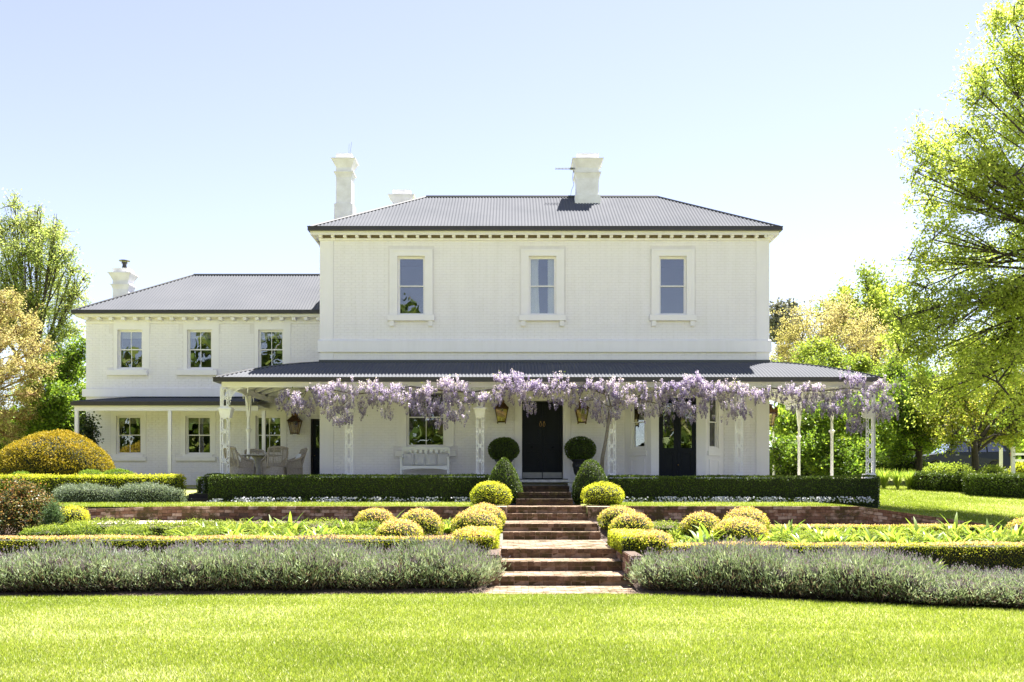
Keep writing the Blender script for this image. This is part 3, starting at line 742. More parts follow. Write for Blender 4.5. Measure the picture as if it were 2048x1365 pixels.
def gutter(x0, x1, y, z, h=.12, d=.13, name='gutter', ysides=None, ls=True, rs=True):
    mb = MB().box(x0, x1, y, y+.01, z-h, z).box(x0, x1, y+.01, y+d, z-h, z-h+.01)
    mb.box(x0-.01, x1+.01, y-.015, y+.02, z, z+.018)
    if ysides:
        if ls: mb.box(x0, x0+.01, y+.011, ysides, z-h+.001, z-.001).box(x0-.015, x0+.02, y+.021, ysides, z+.001, z+.017).box(x0+.011, x0+d, y+.13, ysides, z-h, z-h+.01)
        if rs: mb.box(x1-.01, x1, y+.011, ysides, z-h+.001, z-.001).box(x1-.02, x1+.015, y+.021, ysides, z+.001, z+.017).box(x1-d, x1-.011, y+.13, ysides, z-h, z-h+.01)
    return hp(mb, name, M['gutter'])
# --- main roof
ex0, ex1, ey0, ey1, ez = -6.51, 8.64, 32.06, 39.2, 9.99
Wd = (ey1-ey0)/2; slope = (11.95-ez)/3.45
Wd = 3.45; ey1 = ey0+2*Wd
hf = lambda t: slope*t
corr('roof', (ex0, ey0, ez), (ex1, ey0, ez), (0,1,0), lambda s: min(s, ex1-ex0-s, Wd), hf)
corr('roof', (ex1, ey0, ez), (ex1, ey1, ez), (-1,0,0), lambda s: min(s, 2*Wd-s, Wd), hf)
corr('roof', (ex0, ey1, ez), (ex0, ey0, ez), (1,0,0), lambda s: min(s, 2*Wd-s, Wd), hf)
corr('roof', (ex1, ey1, ez), (ex0, ey1, ez), (0,-1,0), lambda s: min(s, ex1-ex0-s, Wd), hf, ns=4)
rz_ = ez+slope*Wd
cap_line([(ex0+Wd, ey0+Wd, rz_+.01), (ex1-Wd, ey0+Wd, rz_+.01)], .055)
for (a, b, c_, d) in ((ex0, ey0, ex0+Wd, ey0+Wd), (ex1, ey0, ex1-Wd, ey0+Wd), (ex0, ey1, ex0+Wd, ey0+Wd), (ex1, ey1, ex1-Wd, ey0+Wd)):
    cap_line([(a, b, ez+.01), (c_, d, rz_+.01)], .04)
gutter(ex0-.06, ex1+.06, ey0-.08, ez-.005, .11, ysides=ey1)
hp(MB().tube([(ex0+.1, 33.2, 9.85), (XL-.1, 33.2, 9.5), (XL-.1, 33.2, 6.5)], .05, 8), 'downpipe', M['gutter'])
# --- chimneys
def chimney(cx, y0, hw, dep, rows, nm='chimney', cowl=False):
    """rows: (z0,z1,extra0,extra1)"""
    body = MB(); caps = []
    cy = y0+dep/2
    root = None
    for k, (z0, z1, e0, e1) in enumerate(rows):
        mb = MB().frus(cx, cy, z0, z1, hw+e0, dep/2+e0, hw+e1, dep/2+e1)
        if k == 0: root = hp(mb, nm, M['chim'])
        else: mb.build('chimney_cap' if k >= 2 else 'shaft', M['chim'], root)
    return root
M['chim'] = m_plain('chimney_paint', (.86, .85, .88), (.68, .66, .66), .7, 3.0, .4, 30)
Z36 = lambda py: PZ(py, 36); c1x = (PX(672,36)+PX(703,36))/2
def stack(ztop, zbase, s=1.0, wide=True):
    z = ztop; r = [(z-.20*s, z, .0, .0), (z-.235*s, z-.20*s, .155*s, .16*s), (z-.50*s, z-.235*s, .0, .13*s), (z-.66*s, z-.50*s, 0, 0), (z-.70*s, z-.66*s, .075*s, .08*s), (z-.86*s, z-.70*s, .0, .05*s)]
    zb = zbase
    return [(zb-.6, zb+.0, .06, .06), (zb, z-.86*s, 0, 0)] + r
chimney(c1x, 36.0, .28, .56, stack(Z36(307), Z36(408)))
chimney(PX(804, 38.2), 38.0, .34, .6, stack(PZ(380, 38), PZ(430, 38)))
chimney((PX(1153,34.9)+PX(1197,34.9))/2, 34.8, .385, .85, stack(PZ(307,34.8), PZ(391,34.8)))
o = chimney(PX(245,38.5), 38.3, .30, .56, stack(PZ(536,38.3), PZ(610,38.3), .95))
MB().lathe([(.09,0),(.09,.10),(.075,.11),(.075,.2),(.11,.21),(.11,.26)], 14, (PX(248,38.5), 38.55, PZ(536,38.3))).build('flue_cowl', M['gutter'], o, smooth=False)
MB().lathe([(.21,0),(.20,.02),(.02,.06)], 16, (PX(248,38.5), 38.55, PZ(536,38.3)+.31)).tube([(PX(248,38.5)-.08,38.55,PZ(536,38.3)+.26),(PX(248,38.5)-.08,38.55,PZ(536,38.3)+.32)], .012).tube([(PX(248,38.5)+.08,38.55,PZ(536,38.3)+.26),(PX(248,38.5)+.08,38.55,PZ(536,38.3)+.32)], .012).build('flue_cap', M['gutter'], o)
# --- upper windows
for k, (a, b) in enumerate(up_open):
    window(a, YW, UZ0, b-a, UZ1-UZ0, 1, 2, surround=(SUR-.04, SUR-.04, .19, .05), sill=(.31, .31, .19, .14, .015), brackets=True, curtain=(k == 1), hood=True)
# --- wing
YG = 35.8; GX = lambda px: PX(px, YG); GZ = lambda py: PZ(py, YG)
gl, gr = GX(172), XL+.28
w_up = [(GX(235), GX(285), GZ(738), GZ(660)), (GX(374.5), GX(424), GZ(738), GZ(660)), (GX(516.5), GX(567), GZ(738), GZ(660))]
w_lo = [(GX(232), GX(282), GZ(909), GZ(832)), (GX(371), GX(421.5), GZ(909), GZ(832)), (GX(511.5), GX(563), GZ(909), GZ(832))]
d_lo = (GX(621), GX(621)+.85, 1.7, GZ(838))
gh = [(a-gl, b-gl, c_, d) for a, b, c_, d in w_up+w_lo+[d_lo]]
wg = hp(wall_mesh(gr-gl, 1.0, 7.80, .3, gh), 'wing_wall', M['joint'], loc=(gl, YG, 0))
hp(MB().box(gl, gl+.3, YG+.302, 42, 1.0, 7.8).box(gl, gr, 41.7, 42, 1.0, 7.8), 'side_walls', M['paint'])
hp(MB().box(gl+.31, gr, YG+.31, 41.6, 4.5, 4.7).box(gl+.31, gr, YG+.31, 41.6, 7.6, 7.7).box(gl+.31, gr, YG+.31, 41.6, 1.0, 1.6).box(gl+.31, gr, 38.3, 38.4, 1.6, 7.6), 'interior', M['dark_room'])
av = []
for (a, b, c_, d) in w_up: av += [(a-.16-gl, b+.16-gl, c_, d+.36), (a-.30-gl, b+.30-gl, d-.12, d+.36), (a-.38-gl, b+.22-gl, c_-.30, c_)]
for (a, b, c_, d) in w_lo: av += [(a-.2-gl, b+.2-gl, c_, d+.22), (a-.36-gl, b+.22-gl, c_-.28, c_)]
av += [(d_lo[0]-.06-gl, 99, 1, d_lo[3]+.06)]
brickwork(wg, 0, gr-gl, 0, 5.15, 7.48, av, (GX(450)-gl, 6.5), 0, 'wing_upper_brickwork')
brickwork(wg, 0, gr-gl, 0, 1.62, 4.60, av, (GX(450)-gl, 3), 0, 'wing_lower_brickwork')
for (a, b, c_, d) in w_up: window(a, YG, c_, b-a, d-c_, 2, 2, surround=(.13, .26, .34, .025), sill=(.36, .2, .19, .12, .05), blind=True)
for (a, b, c_, d) in w_lo: window(a, YG, c_, b-a, d-c_, 2, 2, surround=(.18, .18, .2, .02), sill=(.33, .2, .14, .1, .10), blind=True)
hp(MB().box(gl-.10, gr, YG-.10, YG+.001, GZ(794), GZ(779)), 'string_course', M['paint'])
hp(MB().box(gl-.03, gr, YG-.03, YG+.001, 7.49, 7.56), 'cornice', M['paint'])
nb = int((gr-gl)/.44)
bk2 = MB().box(-.06, .06, -.24, -.001, 0, .10).mesh('eave_bracket'); bk2.materials.append(M['paint'])
for i in range(nb+1):
    o = bpy.data.objects.new('eave_bracket', bk2); C.objects.link(o); o.parent = house; o.matrix_parent_inverse = HINV
    o.location = (gl+.1+(gr-gl-.2)*i/nb, YG, 7.58)
wx0, wy0, wz0, wW = -15.62, 35.46, 7.90, 3.25; ws_ = (9.84-wz0)/wW; wf = lambda t: ws_*t
hp(MB().box(wx0+.03, gr-.3, YG-.30, YG-.27, 7.70, 7.80).box(wx0+.03, gr-.3, YG-.27, YG, 7.69, 7.70).box(wx0+.03, wx0+.06, YG-.27, 42, 7.70, 7.80).box(wx0+.06, gl, YG, 42, 7.69, 7.70), 'fascia', M['trim'])
wr = XL-wx0-.02
corr('wing_roof', (wx0, wy0, wz0), (wx0+wr, wy0, wz0), (0,1,0), lambda s: min(s, wW), wf)
corr('wing_roof', (wx0, wy0+2*wW, wz0), (wx0, wy0, wz0), (1,0,0), lambda s: min(s, 2*wW-s, wW), wf)
corr('wing_roof', (wx0+wr, wy0+2*wW, wz0), (wx0, wy0+2*wW, wz0), (0,-1,0), lambda s: min(wr-s, wW), wf, ns=4)
cap_line([(wx0+wW, wy0+wW, wz0+ws_*wW+.01), (wx0+wr, wy0+wW, wz0+ws_*wW+.01)], .05)
cap_line([(wx0, wy0, wz0+.01), (wx0+wW, wy0+wW, wz0+ws_*wW+.01)], .04); cap_line([(wx0, wy0+2*wW, wz0+.01), (wx0+wW, wy0+wW, wz0+ws_*wW+.01)], .04)
gutter(wx0-.06, XL-.01, wy0-.08, wz0-.005, .11, ysides=wy0+2*wW, rs=False)
# wing porch
px0, py0_, pz0 = -15.05, 34.14, 4.53; pr_ = -8.72-px0; pW = YG-py0_; ps = (4.82-pz0)/pW
corr('porch_roof', (px0, py0_, pz0), (px0+pr_, py0_, pz0), (0,1,0), lambda s: min(s*1.2+.02, pW), lambda t: ps*t)
cap_line([(px0, py0_, pz0+.01), (px0+pW*.85, YG-.02, 4.83)], .035); cap_line([(px0+pW*.85, YG-.03, 4.83), (px0+pr_, YG-.03, 4.83)], .03)
gutter(px0-.06, px0+pr_, py0_-.08, pz0-.005, .12, ysides=YG, rs=False)
hp(MB().box(px0+.02, px0+pr_, py0_+.03, py0_+.12, 4.23, 4.41), 'porch_beam', M['trim'])
hp(MB().box(px0+.12, px0+pr_, py0_+.12, YG, 4.42, 4.44), 'porch_ceiling', M['trim'])
for k, px in enumerate((153.5, 340, 527.5)):
    x = PX(px, 34.2); hp(MB().box(x-.055, x+.055, 34.15, 34.26, 1.62, 4.229), 'porch_post', M['trim'])
# side door in the wing
dd = hp(MB().box(d_lo[0]+.06, d_lo[1], YG+.12, YG+.165, 1.7, d_lo[3]-.05), 'side_door', M['door'])
MB().box(d_lo[0]+.18, d_lo[1]-.12, YG+.105, YG+.12, 3.0, d_lo[3]-.2).build('pane', M['glass'], dd)
ring(MB(), d_lo[0]+.16, d_lo[1]-.1, 1.9, 2.6, .03, YG+.105, YG+.12).build('door_panel', M['door'], dd)
MB().lathe([(.02,0),(.03,.02),(.0,.05)], 10, (0,0,0)).build('knob', M['brass'], dd).location = (d_lo[0]+.13, YG+.09, 2.72)
hp(MB().box(d_lo[0]-.0, d_lo[0]+.055, YG+.06, YG+.2, 1.7, d_lo[3]).box(d_lo[0]+.055, d_lo[1], YG+.06, YG+.2, d_lo[3]-.05, d_lo[3]), 'door_frame', M['timber'])

# --- bay with french doors
by = 31.62; bx0, bx1 = 4.41, 6.15
def oriented(name, mat, a, b, z0, z1, th, holes):
    L = math.hypot(b[0]-a[0], b[1]-a[1]); an = math.atan2(b[1]-a[1], b[0]-a[0])
    return hp(wall_mesh(L, z0, z1, th, holes), name, M[mat], loc=(a[0], a[1], 0), rz=an), L, an
fo = (4.665-bx0, 5.85-bx0)
oriented('bay_wall', 'paint', (bx0, by), (bx1, by), 1.84, 5.25, .12, [(fo[0], fo[1], 1.8, 4.45)])
for (a, b, sd) in (((bay_l, YW), (bx0-.002, by+.002), 0), ((bx1+.002, by+.002), (bay_r, YW), 1)):
    L = math.hypot(b[0]-a[0], b[1]-a[1]); u0, u1 = (.27, .83) if sd == 0 else (.2, .76)
    o, L, an = oriented('bay_wall', 'paint', a, b, 1.84, 5.25, .12, [(u0, u1, 2.86, 4.55)])
    ww = window(a[0]+math.cos(an)*u0, a[1]+math.sin(an)*u0, 2.86, u1-u0, 1.69, 1, 2, rz=an, rec=.05, surround=(.06, .06, .08, .02), sill=(.1, .1, .16, .05, .08))
    ring(MB(), u0+.0, u1-.0, 1.98, 2.5, .03, -.02, .0).build('bay_panel', M['trim'], o)
hp(MB().add([(bay_l,YW,5.25),(bx0,by,5.25),(bx1,by,5.25),(bay_r,YW,5.25)], [(0,1,2,3)]), 'bay_top', M['trim'])
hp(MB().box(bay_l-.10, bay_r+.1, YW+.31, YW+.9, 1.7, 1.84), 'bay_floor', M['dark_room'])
def leaf_door(name, x0, x1, y, z0, z1, glassy, hinge):
    d = hp(MB().box(x0, x0+.11, y, y+.045, z0, z1).box(x1-.11, x1, y, y+.045, z0, z1).box(x0+.11, x1-.11, y, y+.045, z0, z0+.24).box(x0+.11, x1-.11, y, y+.045, z1-.14, z1)
           .box(x0+.11, x1-.11, y, y+.045, z0+.86 if glassy else z0+.92, z0+1.0 if glassy else z0+1.16), name, M['door'])
    zs = (z0+.24, z0+.86) if glassy else (z0+.24, z0+.92)
    MB().box(x0+.109, x1-.109, y+.018, y+.035, zs[0]-.001, zs[1]+.001).build('door_panel', M['door'], d)
    ring(MB(), x0+.112, x1-.112, zs[0]+.002, zs[1]-.002, .028, y-.008, y+.018).build('panel_moulding', M['door'], d)
    if glassy:
        zm = z0+1.72
        MB().box(x0+.105, x1-.105, y+.02, y+.025, z0+1.0, zm).build('pane', M['glass'], d)
        MB().box(x0+.105, x1-.105, y+.02, y+.025, zm+.02, z1-.14).build('pane', M['glass'], d)
        MB().box(x0+.11, x1-.11, y+.005, y+.04, zm, zm+.02).build('glazing_bar', M['door'], d)
    else:
        MB().box(x0+.109, x1-.109, y+.018, y+.035, z0+1.159, z1-.139).build('door_panel', M['door'], d)
        ring(MB(), x0+.112, x1-.112, z0+1.165, z1-.145, .028, y-.008, y+.018).build('panel_moulding', M['door'], d)
        MB().box(x0+.01, x1-.01, y-.004, y-.001, z0+.02, z0+.21).build('kick_plate', M['steel'], d)
    return d
mx = (door_open[0]+door_open[1])/2; yd = YW+.14
dz0 = 1.885
d1 = leaf_door('front_door', door_open[0]+.01, mx-.003, yd, dz0, 4.40, False, 0)
d2 = leaf_door('front_door', mx+.003, door_open[1]-.01, yd, dz0, 4.40, False, 1)
for (d, s) in ((d1, -1), (d2, 1)):
    x = mx+s*.055
    MB().tube([(x+.045*math.cos(a)*.7, yd-.02, 3.66+.07*math.sin(a)) for a in np.linspace(0, 2*math.pi, 13)], .009, 6).box(x-.02, x+.02, yd-.02, yd-.001, 3.72, 3.76).build('knocker', M['brass'], d)
    kn = MB().lathe([(.014,0),(.014,.03),(.032,.04),(.032,.055),(.01,.07)], 12).build('knob', M['door'], d, smooth=True)
    kn.location = ((door_open[0]+mx)/2 if s < 0 else (door_open[1]+mx)/2, yd-.001, 2.92); kn.rotation_euler.x = R(90)
hp(MB().box(door_open[0]-.14, door_open[1]+.14, 32.05, YW+.13, 1.838, 1.884), 'door_step', M['mat'])
# architrave of the front door
mb = MB()
for s in (0, 1):
    e = door_open[0]-.005 if s == 0 else door_open[1]+.005; sg = -1 if s == 0 else 1
    for k, (w0, w1, p) in enumerate(((0,.09,.05),(.09,.15,.075),(.15,.235,.055))):
        a, b = sorted((e+sg*w0, e+sg*w1)); mb.box(a, b, YW-p, YW+.001, 2.12, 4.62)
    a, b = sorted((e, e+sg*.25)); mb.box(a, b, YW-.10, YW+.001, 1.84, 2.12)
mb.box(door_open[0]-.24, door_open[1]+.24, YW-.08, YW+.001, 4.621, 4.85).box(door_open[0]-.0, door_open[1]+.0, YW-.05, YW+.001, 4.421, 4.62)
hp(mb, 'door_architrave', M['trim'])
# french doors
fm = (4.665+5.85)/2
for (a, b) in ((4.69, fm-.003), (fm+.003, 5.825)): fd = leaf_door('french_door', a, b, by+.03, 1.86, 4.42, True, 0)
hp(ring(MB(), 4.665, 5.85, 1.84, 4.45, .024, by+.012, by+.11, bottom=False), 'door_frame', M['door'])
kn = MB().lathe([(.012,0),(.012,.03),(.026,.04),(.01,.06)], 10).build('knob', M['brass'], fd); kn.location = (fm+.02, by+.03, 2.32); kn.rotation_euler.x = R(90)
hp(MB().box(bx0+.0, 4.66, by-.03, by-.001, 1.84, 5.2).box(5.855, bx1, by-.03, by-.001, 1.84, 5.2), 'bay_pilaster', M['trim'])
# big ground-floor window
window(big_open[0], YW, big_open[2], big_open[1]-big_open[0], big_open[3]-big_open[2], 2, 2, surround=(.24, .24, .2, .05), sill=(.36, .36, .19, .13, .13), split=.53, hood=True)

# --- front verandah
vx0, vx1, vy0, vz = -8.84, 10.97, 29.68, 4.885
vW = YW-vy0; vf = lambda t: .78*(t/vW) + .10*math.sin(math.pi*t/vW)*.9
corr('verandah_roof', (vx0, vy0, vz), (vx1, vy0, vz), (0,1,0), lambda s: min(s*vW/(XL-vx0)+.001, (vx1-vx0-s)*vW/(vx1-XR)+.001, vW), vf, K=6)
def vfs(Wd_): return lambda t: .78*(t/Wd_) + .10*math.sin(math.pi*t/Wd_)*.9
WL, WR_ = XL-vx0, vx1-XR
corr('verandah_roof', (vx0, 35.75, vz), (vx0, vy0, vz), (1,0,0), lambda s: min((35.75-vy0-s)*WL/vW+.001, WL), vfs(WL), K=6)
corr('verandah_roof', (vx1, vy0, vz), (vx1, 39.2, vz), (-1,0,0), lambda s: min(s*WR_/vW+.001, WR_), vfs(WR_), K=6)
for (a, w_) in ((vx0, WL), (vx1, -WR_)):
    cap_line([(a+w_*t/6, vy0+vW*t/6, vz+vf(vW*t/6)+.012) for t in range(7)], .035, 'flash')
hp(MB().box(XL-.02, XR+.02, YW-.09, YW-.0905+.0905, vz+.755, vz+.86), 'flashing', M['flash'])
gutter(vx0-.05, vx1+.05, vy0-.09, vz-.01, .115, ysides=39.2, ls=False)
gutter(vx0-.05, vx0+.05, vy0+.01, vz-.012, .112, ysides=35.7, rs=False)
cols_x = [-8.65, PX(698,30), PX(960,30), PX(1223.5,30), PX(1478,30), 10.80]
hp(MB().box(-8.74, 10.89, 29.95, 30.05, 4.625, 4.80), 'verandah_beam', M['trim'])
hp(MB().box(-8.70, -8.60, 30.051, 35.75, 4.625, 4.80), 'verandah_beam', M['trim'])
hp(MB().box(10.75, 10.85, 30.051, 39.1, 4.625, 4.80), 'verandah_beam', M['trim'])
# lining boards under the iron, and the rafters
mb = MB()
q = lambda x, y: None
zi = vz-.03; zo = vz+.74
mb.add([(vx0+.1,vy0+.1,zi),(vx1-.1,vy0+.1,zi),(XR,YW-.01,zo),(XL,YW-.01,zo)], [(0,3,2,1)])
mb.add([(vx0+.1,vy0+.1,zi),(XL,YW-.01,zo),(XL,35.75,zo),(vx0+.1,35.75,zi)], [(0,3,2,1)])
mb.add([(vx1-.1,vy0+.1,zi),(vx1-.1,39.1,zi),(XR,39.1,zo),(XR,YW-.01,zo)], [(0,3,2,1)])
hp(mb, 'ceiling_lining', M['trim'])
def rafter(p, q_, w=.045, h=.11):
    p, q_ = Vector(p), Vector(q_); d = (q_-p); n = Vector((-d.y, d.x, 0)).normalized()*w/2; dn = Vector((0,0,-h))
    return MB().add([p-n, p+n, q_+n, q_-n, p-n+dn, p+n+dn, q_+n+dn, q_-n+dn], [(0,1,2,3),(7,6,5,4),(0,4,5,1),(1,5,6,2),(2,6,7,3),(3,7,4,0)])
x = XL+.3
while x < XR: hp(rafter((x, 30.06, zi+.03), (x, YW-.02, zo-.02)), 'rafter', M['trim']); x += .97
y = 33.0
for yy in np.arange(30.6, 35.6, .9):
    e = min(1, (yy-29.8)/vW); hp(rafter((-8.59, float(yy), zi+.02), (-8.59+(XL+8.59)*e*.98, float(yy), zi+.02+(zo-zi-.04)*e*.97)), 'rafter', M['trim'])
for yy in np.arange(30.6, 39.0, .9):
    e = min(1, (yy-29.8)/vW); hp(rafter((10.74, float(yy), zi+.02), (10.74+(XR-10.74)*e*.98, float(yy), zi+.02+(zo-zi-.04)*e*.97)), 'rafter', M['trim'])
for (a, b) in ((-8.6, XL), (10.74, XR)): hp(rafter((a, 30.06, zi), (b, YW-.02, zo-.03), .06, .14), 'hip_rafter', M['trim'])

def stadium(cu, cz, w, h, n=10):
    r = w/2; P = []
    for i in range(n+1): a = math.pi*i/n; P.append((cu+r*math.cos(a), cz+h/2-r+r*math.sin(a)))
    for i in range(n+1): a = math.pi+math.pi*i/n; P.append((cu+r*math.cos(a), cz-h/2+r+r*math.sin(a)))
    return P
def lace_panel(fr, hw, z0, z1, mod=.86, phase=.5):
    mb = MB(); bw = .017
    for s in (-1, 1): mb.strip([(s*(hw-.009), z0), (s*(hw-.009), z1)], .02, .03, fr)
    z = z1; ow = hw*1.0; h = mod/2-.06; bw = .022
    k = 0
    while z > z0+.15:
        c = z-mod/4
        if c-h/2 < z0: break
        mb.strip(stadium(0, c, ow, h*.92), bw, .022, fr, True)
        for s in (-1, 1):
            mb.strip([(s*hw*.5, c+h*.18), (s*hw*.9, c+h*.30)], bw*.8, .02, fr); mb.strip([(s*hw*.5, c-h*.18), (s*hw*.9, c-h*.30)], bw*.8, .02, fr)
        zz = z-mod/2
        if k % 2 == 0:      # H link
            mb.strip([(-hw*.8, zz), (hw*.8, zz)], bw, .024, fr); mb.strip(stadium(0, zz, hw*.62, .075, 6), bw*.9, .026, fr, True)
            for s in (-1, 1): mb.strip([(s*hw*.66, zz-.055), (s*hw*.66, zz+.055)], bw*1.2, .02, fr)
        else:               # star
            for s in (-1, 1):
                mb.strip([(s*hw*.9, zz+.085), (s*hw*.3, zz+.02), (0, zz), (-s*hw*.3, zz-.02), (-s*hw*.9, zz-.085)], bw, .024, fr)
            mb.strip(stadium(0, zz, .05, .055, 6), bw, .026, fr, True)
        z -= mod/2; k += 1
    return mb
def arch_bracket(fr, r, zt, sg, u0):
    """pierced spandrel: quarter arc with scrolls; fr maps (u,d,z)"""
    mb = MB(); n = 12
    arc = [(u0+sg*(r-r*math.cos(a)), zt-r*1.05+r*1.05*math.sin(a)) for a in np.linspace(0, math.pi/2, n+1)]
    mb.strip(arc, .018, .022, fr); mb.strip([(u0, zt-.012), (u0+sg*r*1.12, zt-.012)], .02, .022, fr); mb.strip([(u0+sg*.01, zt), (u0+sg*.01, zt-r*1.05)], .02, .022, fr)
    for (f1, f2, rr) in ((.12,.12,.055),(.28,.10,.045),(.10,.28,.045),(.42,.075,.035),(.08,.44,.035),(.22,.24,.04),(.56,.05,.026),(.055,.60,.026),(.70,.04,.02),(.04,.76,.018),(.33,.17,.02),(.17,.35,.02)):
        cu, cz = u0+sg*f1*r*1.1, zt-f2*r*1.1-.01
        mb.strip([(cu+rr*math.cos(a), cz+rr*math.sin(a)) for a in np.linspace(0, 2*math.pi, 9)[:-1]], .012, .02, fr, True)
        mb.strip([(cu-rr, cz), (cu+rr, cz)], .010, .018, fr); mb.strip([(cu, cz-rr), (cu, cz+rr)], .010, .018, fr)
    eu, ez_ = arc[-1]; mb.strip([(eu+sg*.05, zt), (eu+sg*.05, zt-.12)], .03, .02, fr); mb.strip([(eu+sg*.05, zt-.12), (eu+sg*.05, zt-.17)], .012, .02, fr)
    return mb
ZC0, ZC1 = PZ(832,30), PZ(816,30)
def lace_column(x, y, corner=0):
    hw = .135 if corner else .12
    c_ = lace_panel(lambda u, d, z: (x+u, y+d, z), hw, 2.0, ZC0-.03, .88)
    if corner:
        sx = x-corner*-hw if corner > 0 else x-hw
        m2 = lace_panel(lambda u, d, z: (sx+d, y+hw+u, z), hw, 2.0, ZC0-.03, .88); c_.add(m2.v, m2.f)
        m3 = lace_panel(lambda u, d, z: (sx+d, y+hw+u, z), hw, ZC1, 4.625, .88); c_.add(m3.v, m3.f)
    col_ = hp(c_, 'verandah_column', M['lace'])
    up = lace_panel(lambda u, d, z: (x+u, y+d, z), hw*.8, ZC1, 4.625, .62)
    up.build('upper_panel', M['lace'], col_)
    yc = y+(hw if corner else 0); dp = hw if corner else .05
    MB().frus(x, yc, ZC0-.06, ZC1-.05, hw-.0, dp+.0, hw+.05, dp+.05).box(x-hw-.075, x+hw+.075, yc-dp-.075, yc+dp+.075, ZC1-.05, ZC1-.015).box(x-hw-.045, x+hw+.045, yc-dp-.045, yc+dp+.045, ZC1-.015, ZC1+.012).build('capital', M['lace'], col_)
    MB().box(x-hw-.02, x+hw+.02, yc-dp-.03, yc+dp+.03, 1.84, 1.90).frus(x, yc, 1.9, 2.0, hw+.02, dp+.02, hw, dp).build('base', M['lace'], col_)
    for sg in ((-1, 1) if not corner else ((1,) if corner < 0 else (-1,))):
        arch_bracket(lambda u, d, z: (x+u, y+d, z), .50, 4.622, sg, sg*hw).build('lace_bracket', M['lace'], col_)
    if corner:
        arch_bracket(lambda u, d, z: (sx+d, y+u, z), .50, 4.622, 1, 2*hw).build('lace_bracket', M['lace'], col_)
    return col_
for k, x in enumerate(cols_x): lace_column(x, 30.0, -1 if k == 0 else (1 if k == 5 else 0))
# pyramid plinth and solid cheek of the right corner column
hp(MB().frus(10.80, 30.13, 1.66, 1.80, .26, .22, .22, .20).box(10.60, 11.0, 29.94, 30.32, 1.80, 1.845).frus(10.80, 30.13, 1.845, 2.02, .19, .17, .155, .15), 'plinth', M['lace'])
hp(MB().box(10.86, 10.93, 29.985, 30.02, 2.0, ZC0-.03), 'column_cheek', M['lace'])
def slim_post(x, y, side_):
    p = hp(MB().tube([(x, y, 1.84), (x, y, 3.45)], [.055, .05], 10).tube([(x, y, 3.45), (x, y, 4.62)], [.045, .04], 10), 'side_post', M['lace'])
    MB().lathe([(.09,0),(.09,.05),(.065,.09),(.055,.14)], 12, (x, y, 1.84)).build('base', M['lace'], p)
    MB().lathe([(.055,-.08),(.06,0),(.10,.07),(.115,.09),(.07,.10),(.05,.15)], 12, (x, y, 3.42)).build('capital', M['lace'], p)
    for sg in (-1, 1): arch_bracket(lambda u, d, z: (x+d, y+u, z), .55, 4.622, sg, sg*.045).build('lace_bracket', M['lace'], p)
    MB().frus(x, y, 3.9, 4.6, .045, .045, .10, .09).build('haunch', M['lace'], p)
for yy in (PX(1741,30)/((1664-1024)/F), 10.8*F/(1598-1024), 10.8*F/(1547.5-1024)): slim_post(10.80, yy, 1)
slim_post(-8.65, 8.65*F/(1024-497), -1)
o = box(-.0+.12, 2.04, 29.52, 29.80, 1.765, 1.842).build('stone', M['stone'], None); tag(o, 'worn white stone slab edging the porch at the top of the steps', 'stone slab')
o = MB().box(1.66, 2.05, 29.55, 29.7, 1.1, 1.763).build('stone', M['stone'], None); tag(o, 'pale rendered block under the right end of the top slab', 'stone block')

# ============================================================ WALL LANTERNS, AERIALS
def lantern(x, y, z, label, s=1.0, rz=0.):
    """tapered four-sided copper lantern on a scroll bracket; z = bottom of the glass"""
    r = empty('wall_lantern', (x, y, z), label, 'wall lantern', 'copper wall lanterns', rz)
    a0, a1, h = .125*s, .205*s, .42*s
    fm_ = MB()
    for sx in (-1, 1):
        for sy in (-1, 1):
            fm_.tube([(sx*a0, sy*a0, 0), (sx*a1, sy*a1, h)], .012*s, 4); fm_.tube([(sx*a0, sy*a0, -.05*s), (sx*a0, sy*a0, 0)], .016*s, 4)
    for (a, zz) in ((a0, 0), (a1, h)):
        p = [(-a,-a,zz),(a,-a,zz),(a,a,zz),(-a,a,zz),(-a,-a,zz)]
        for i in range(4): fm_.tube([p[i], p[i+1]], .014*s, 4)
    fm_.build('frame', M['copper'], r)
    for (q0, q1) in (((-1,-1),(1,-1)), ((1,-1),(1,1)), ((1,1),(-1,1)), ((-1,1),(-1,-1))):
        MB().add([(q0[0]*a0*.98,q0[1]*a0*.98,.01),(q1[0]*a0*.98,q1[1]*a0*.98,.01),(q1[0]*a1*.98,q1[1]*a1*.98,h),(q0[0]*a1*.98,q0[1]*a1*.98,h)], [(0,1,2,3)]).build('pane', M['amber'], r)
    MB().frus(0, 0, h+.012*s, h+.05*s, a1+.03*s, a1+.03*s, a1+.02*s, a1+.02*s).frus(0, 0, h+.05*s, h+.20*s, a1, a1, a1*.42, a1*.42).frus(0,0,h+.20*s,h+.25*s,a1*.45,a1*.45,a1*.5,a1*.5).frus(0,0,h+.25*s,h+.31*s,a1*.5,a1*.5,.03*s,.03*s).lathe([(.02*s,h+.31*s),(.035*s,h+.335*s),(.012*s,h+.36*s)], 8).build('roof', M['copper'], r)
    MB().lathe([(.02,0),(.022,.10),(.016,.11)], 10, (0,0,0)).build('candle', M['curtain'], r)
    MB().box(-.04*s, .04*s, .20*s, .30*s, h-.1*s, h+.2*s).tube([(0,.25*s,h+.15*s),(0,.1*s,h+.30*s),(0,0,h+.27*s)], .012*s, 5).build('bracket', M['copper'], r)
    return r
lantern(PX(1003,32.1), 32.12, PZ(844,32.1), 'copper wall lantern on the white brick wall left of the black front door')
lantern(PX(1164,32.1), 32.12, PZ(845,32.1), 'copper wall lantern right of the black front door below thick wisteria')
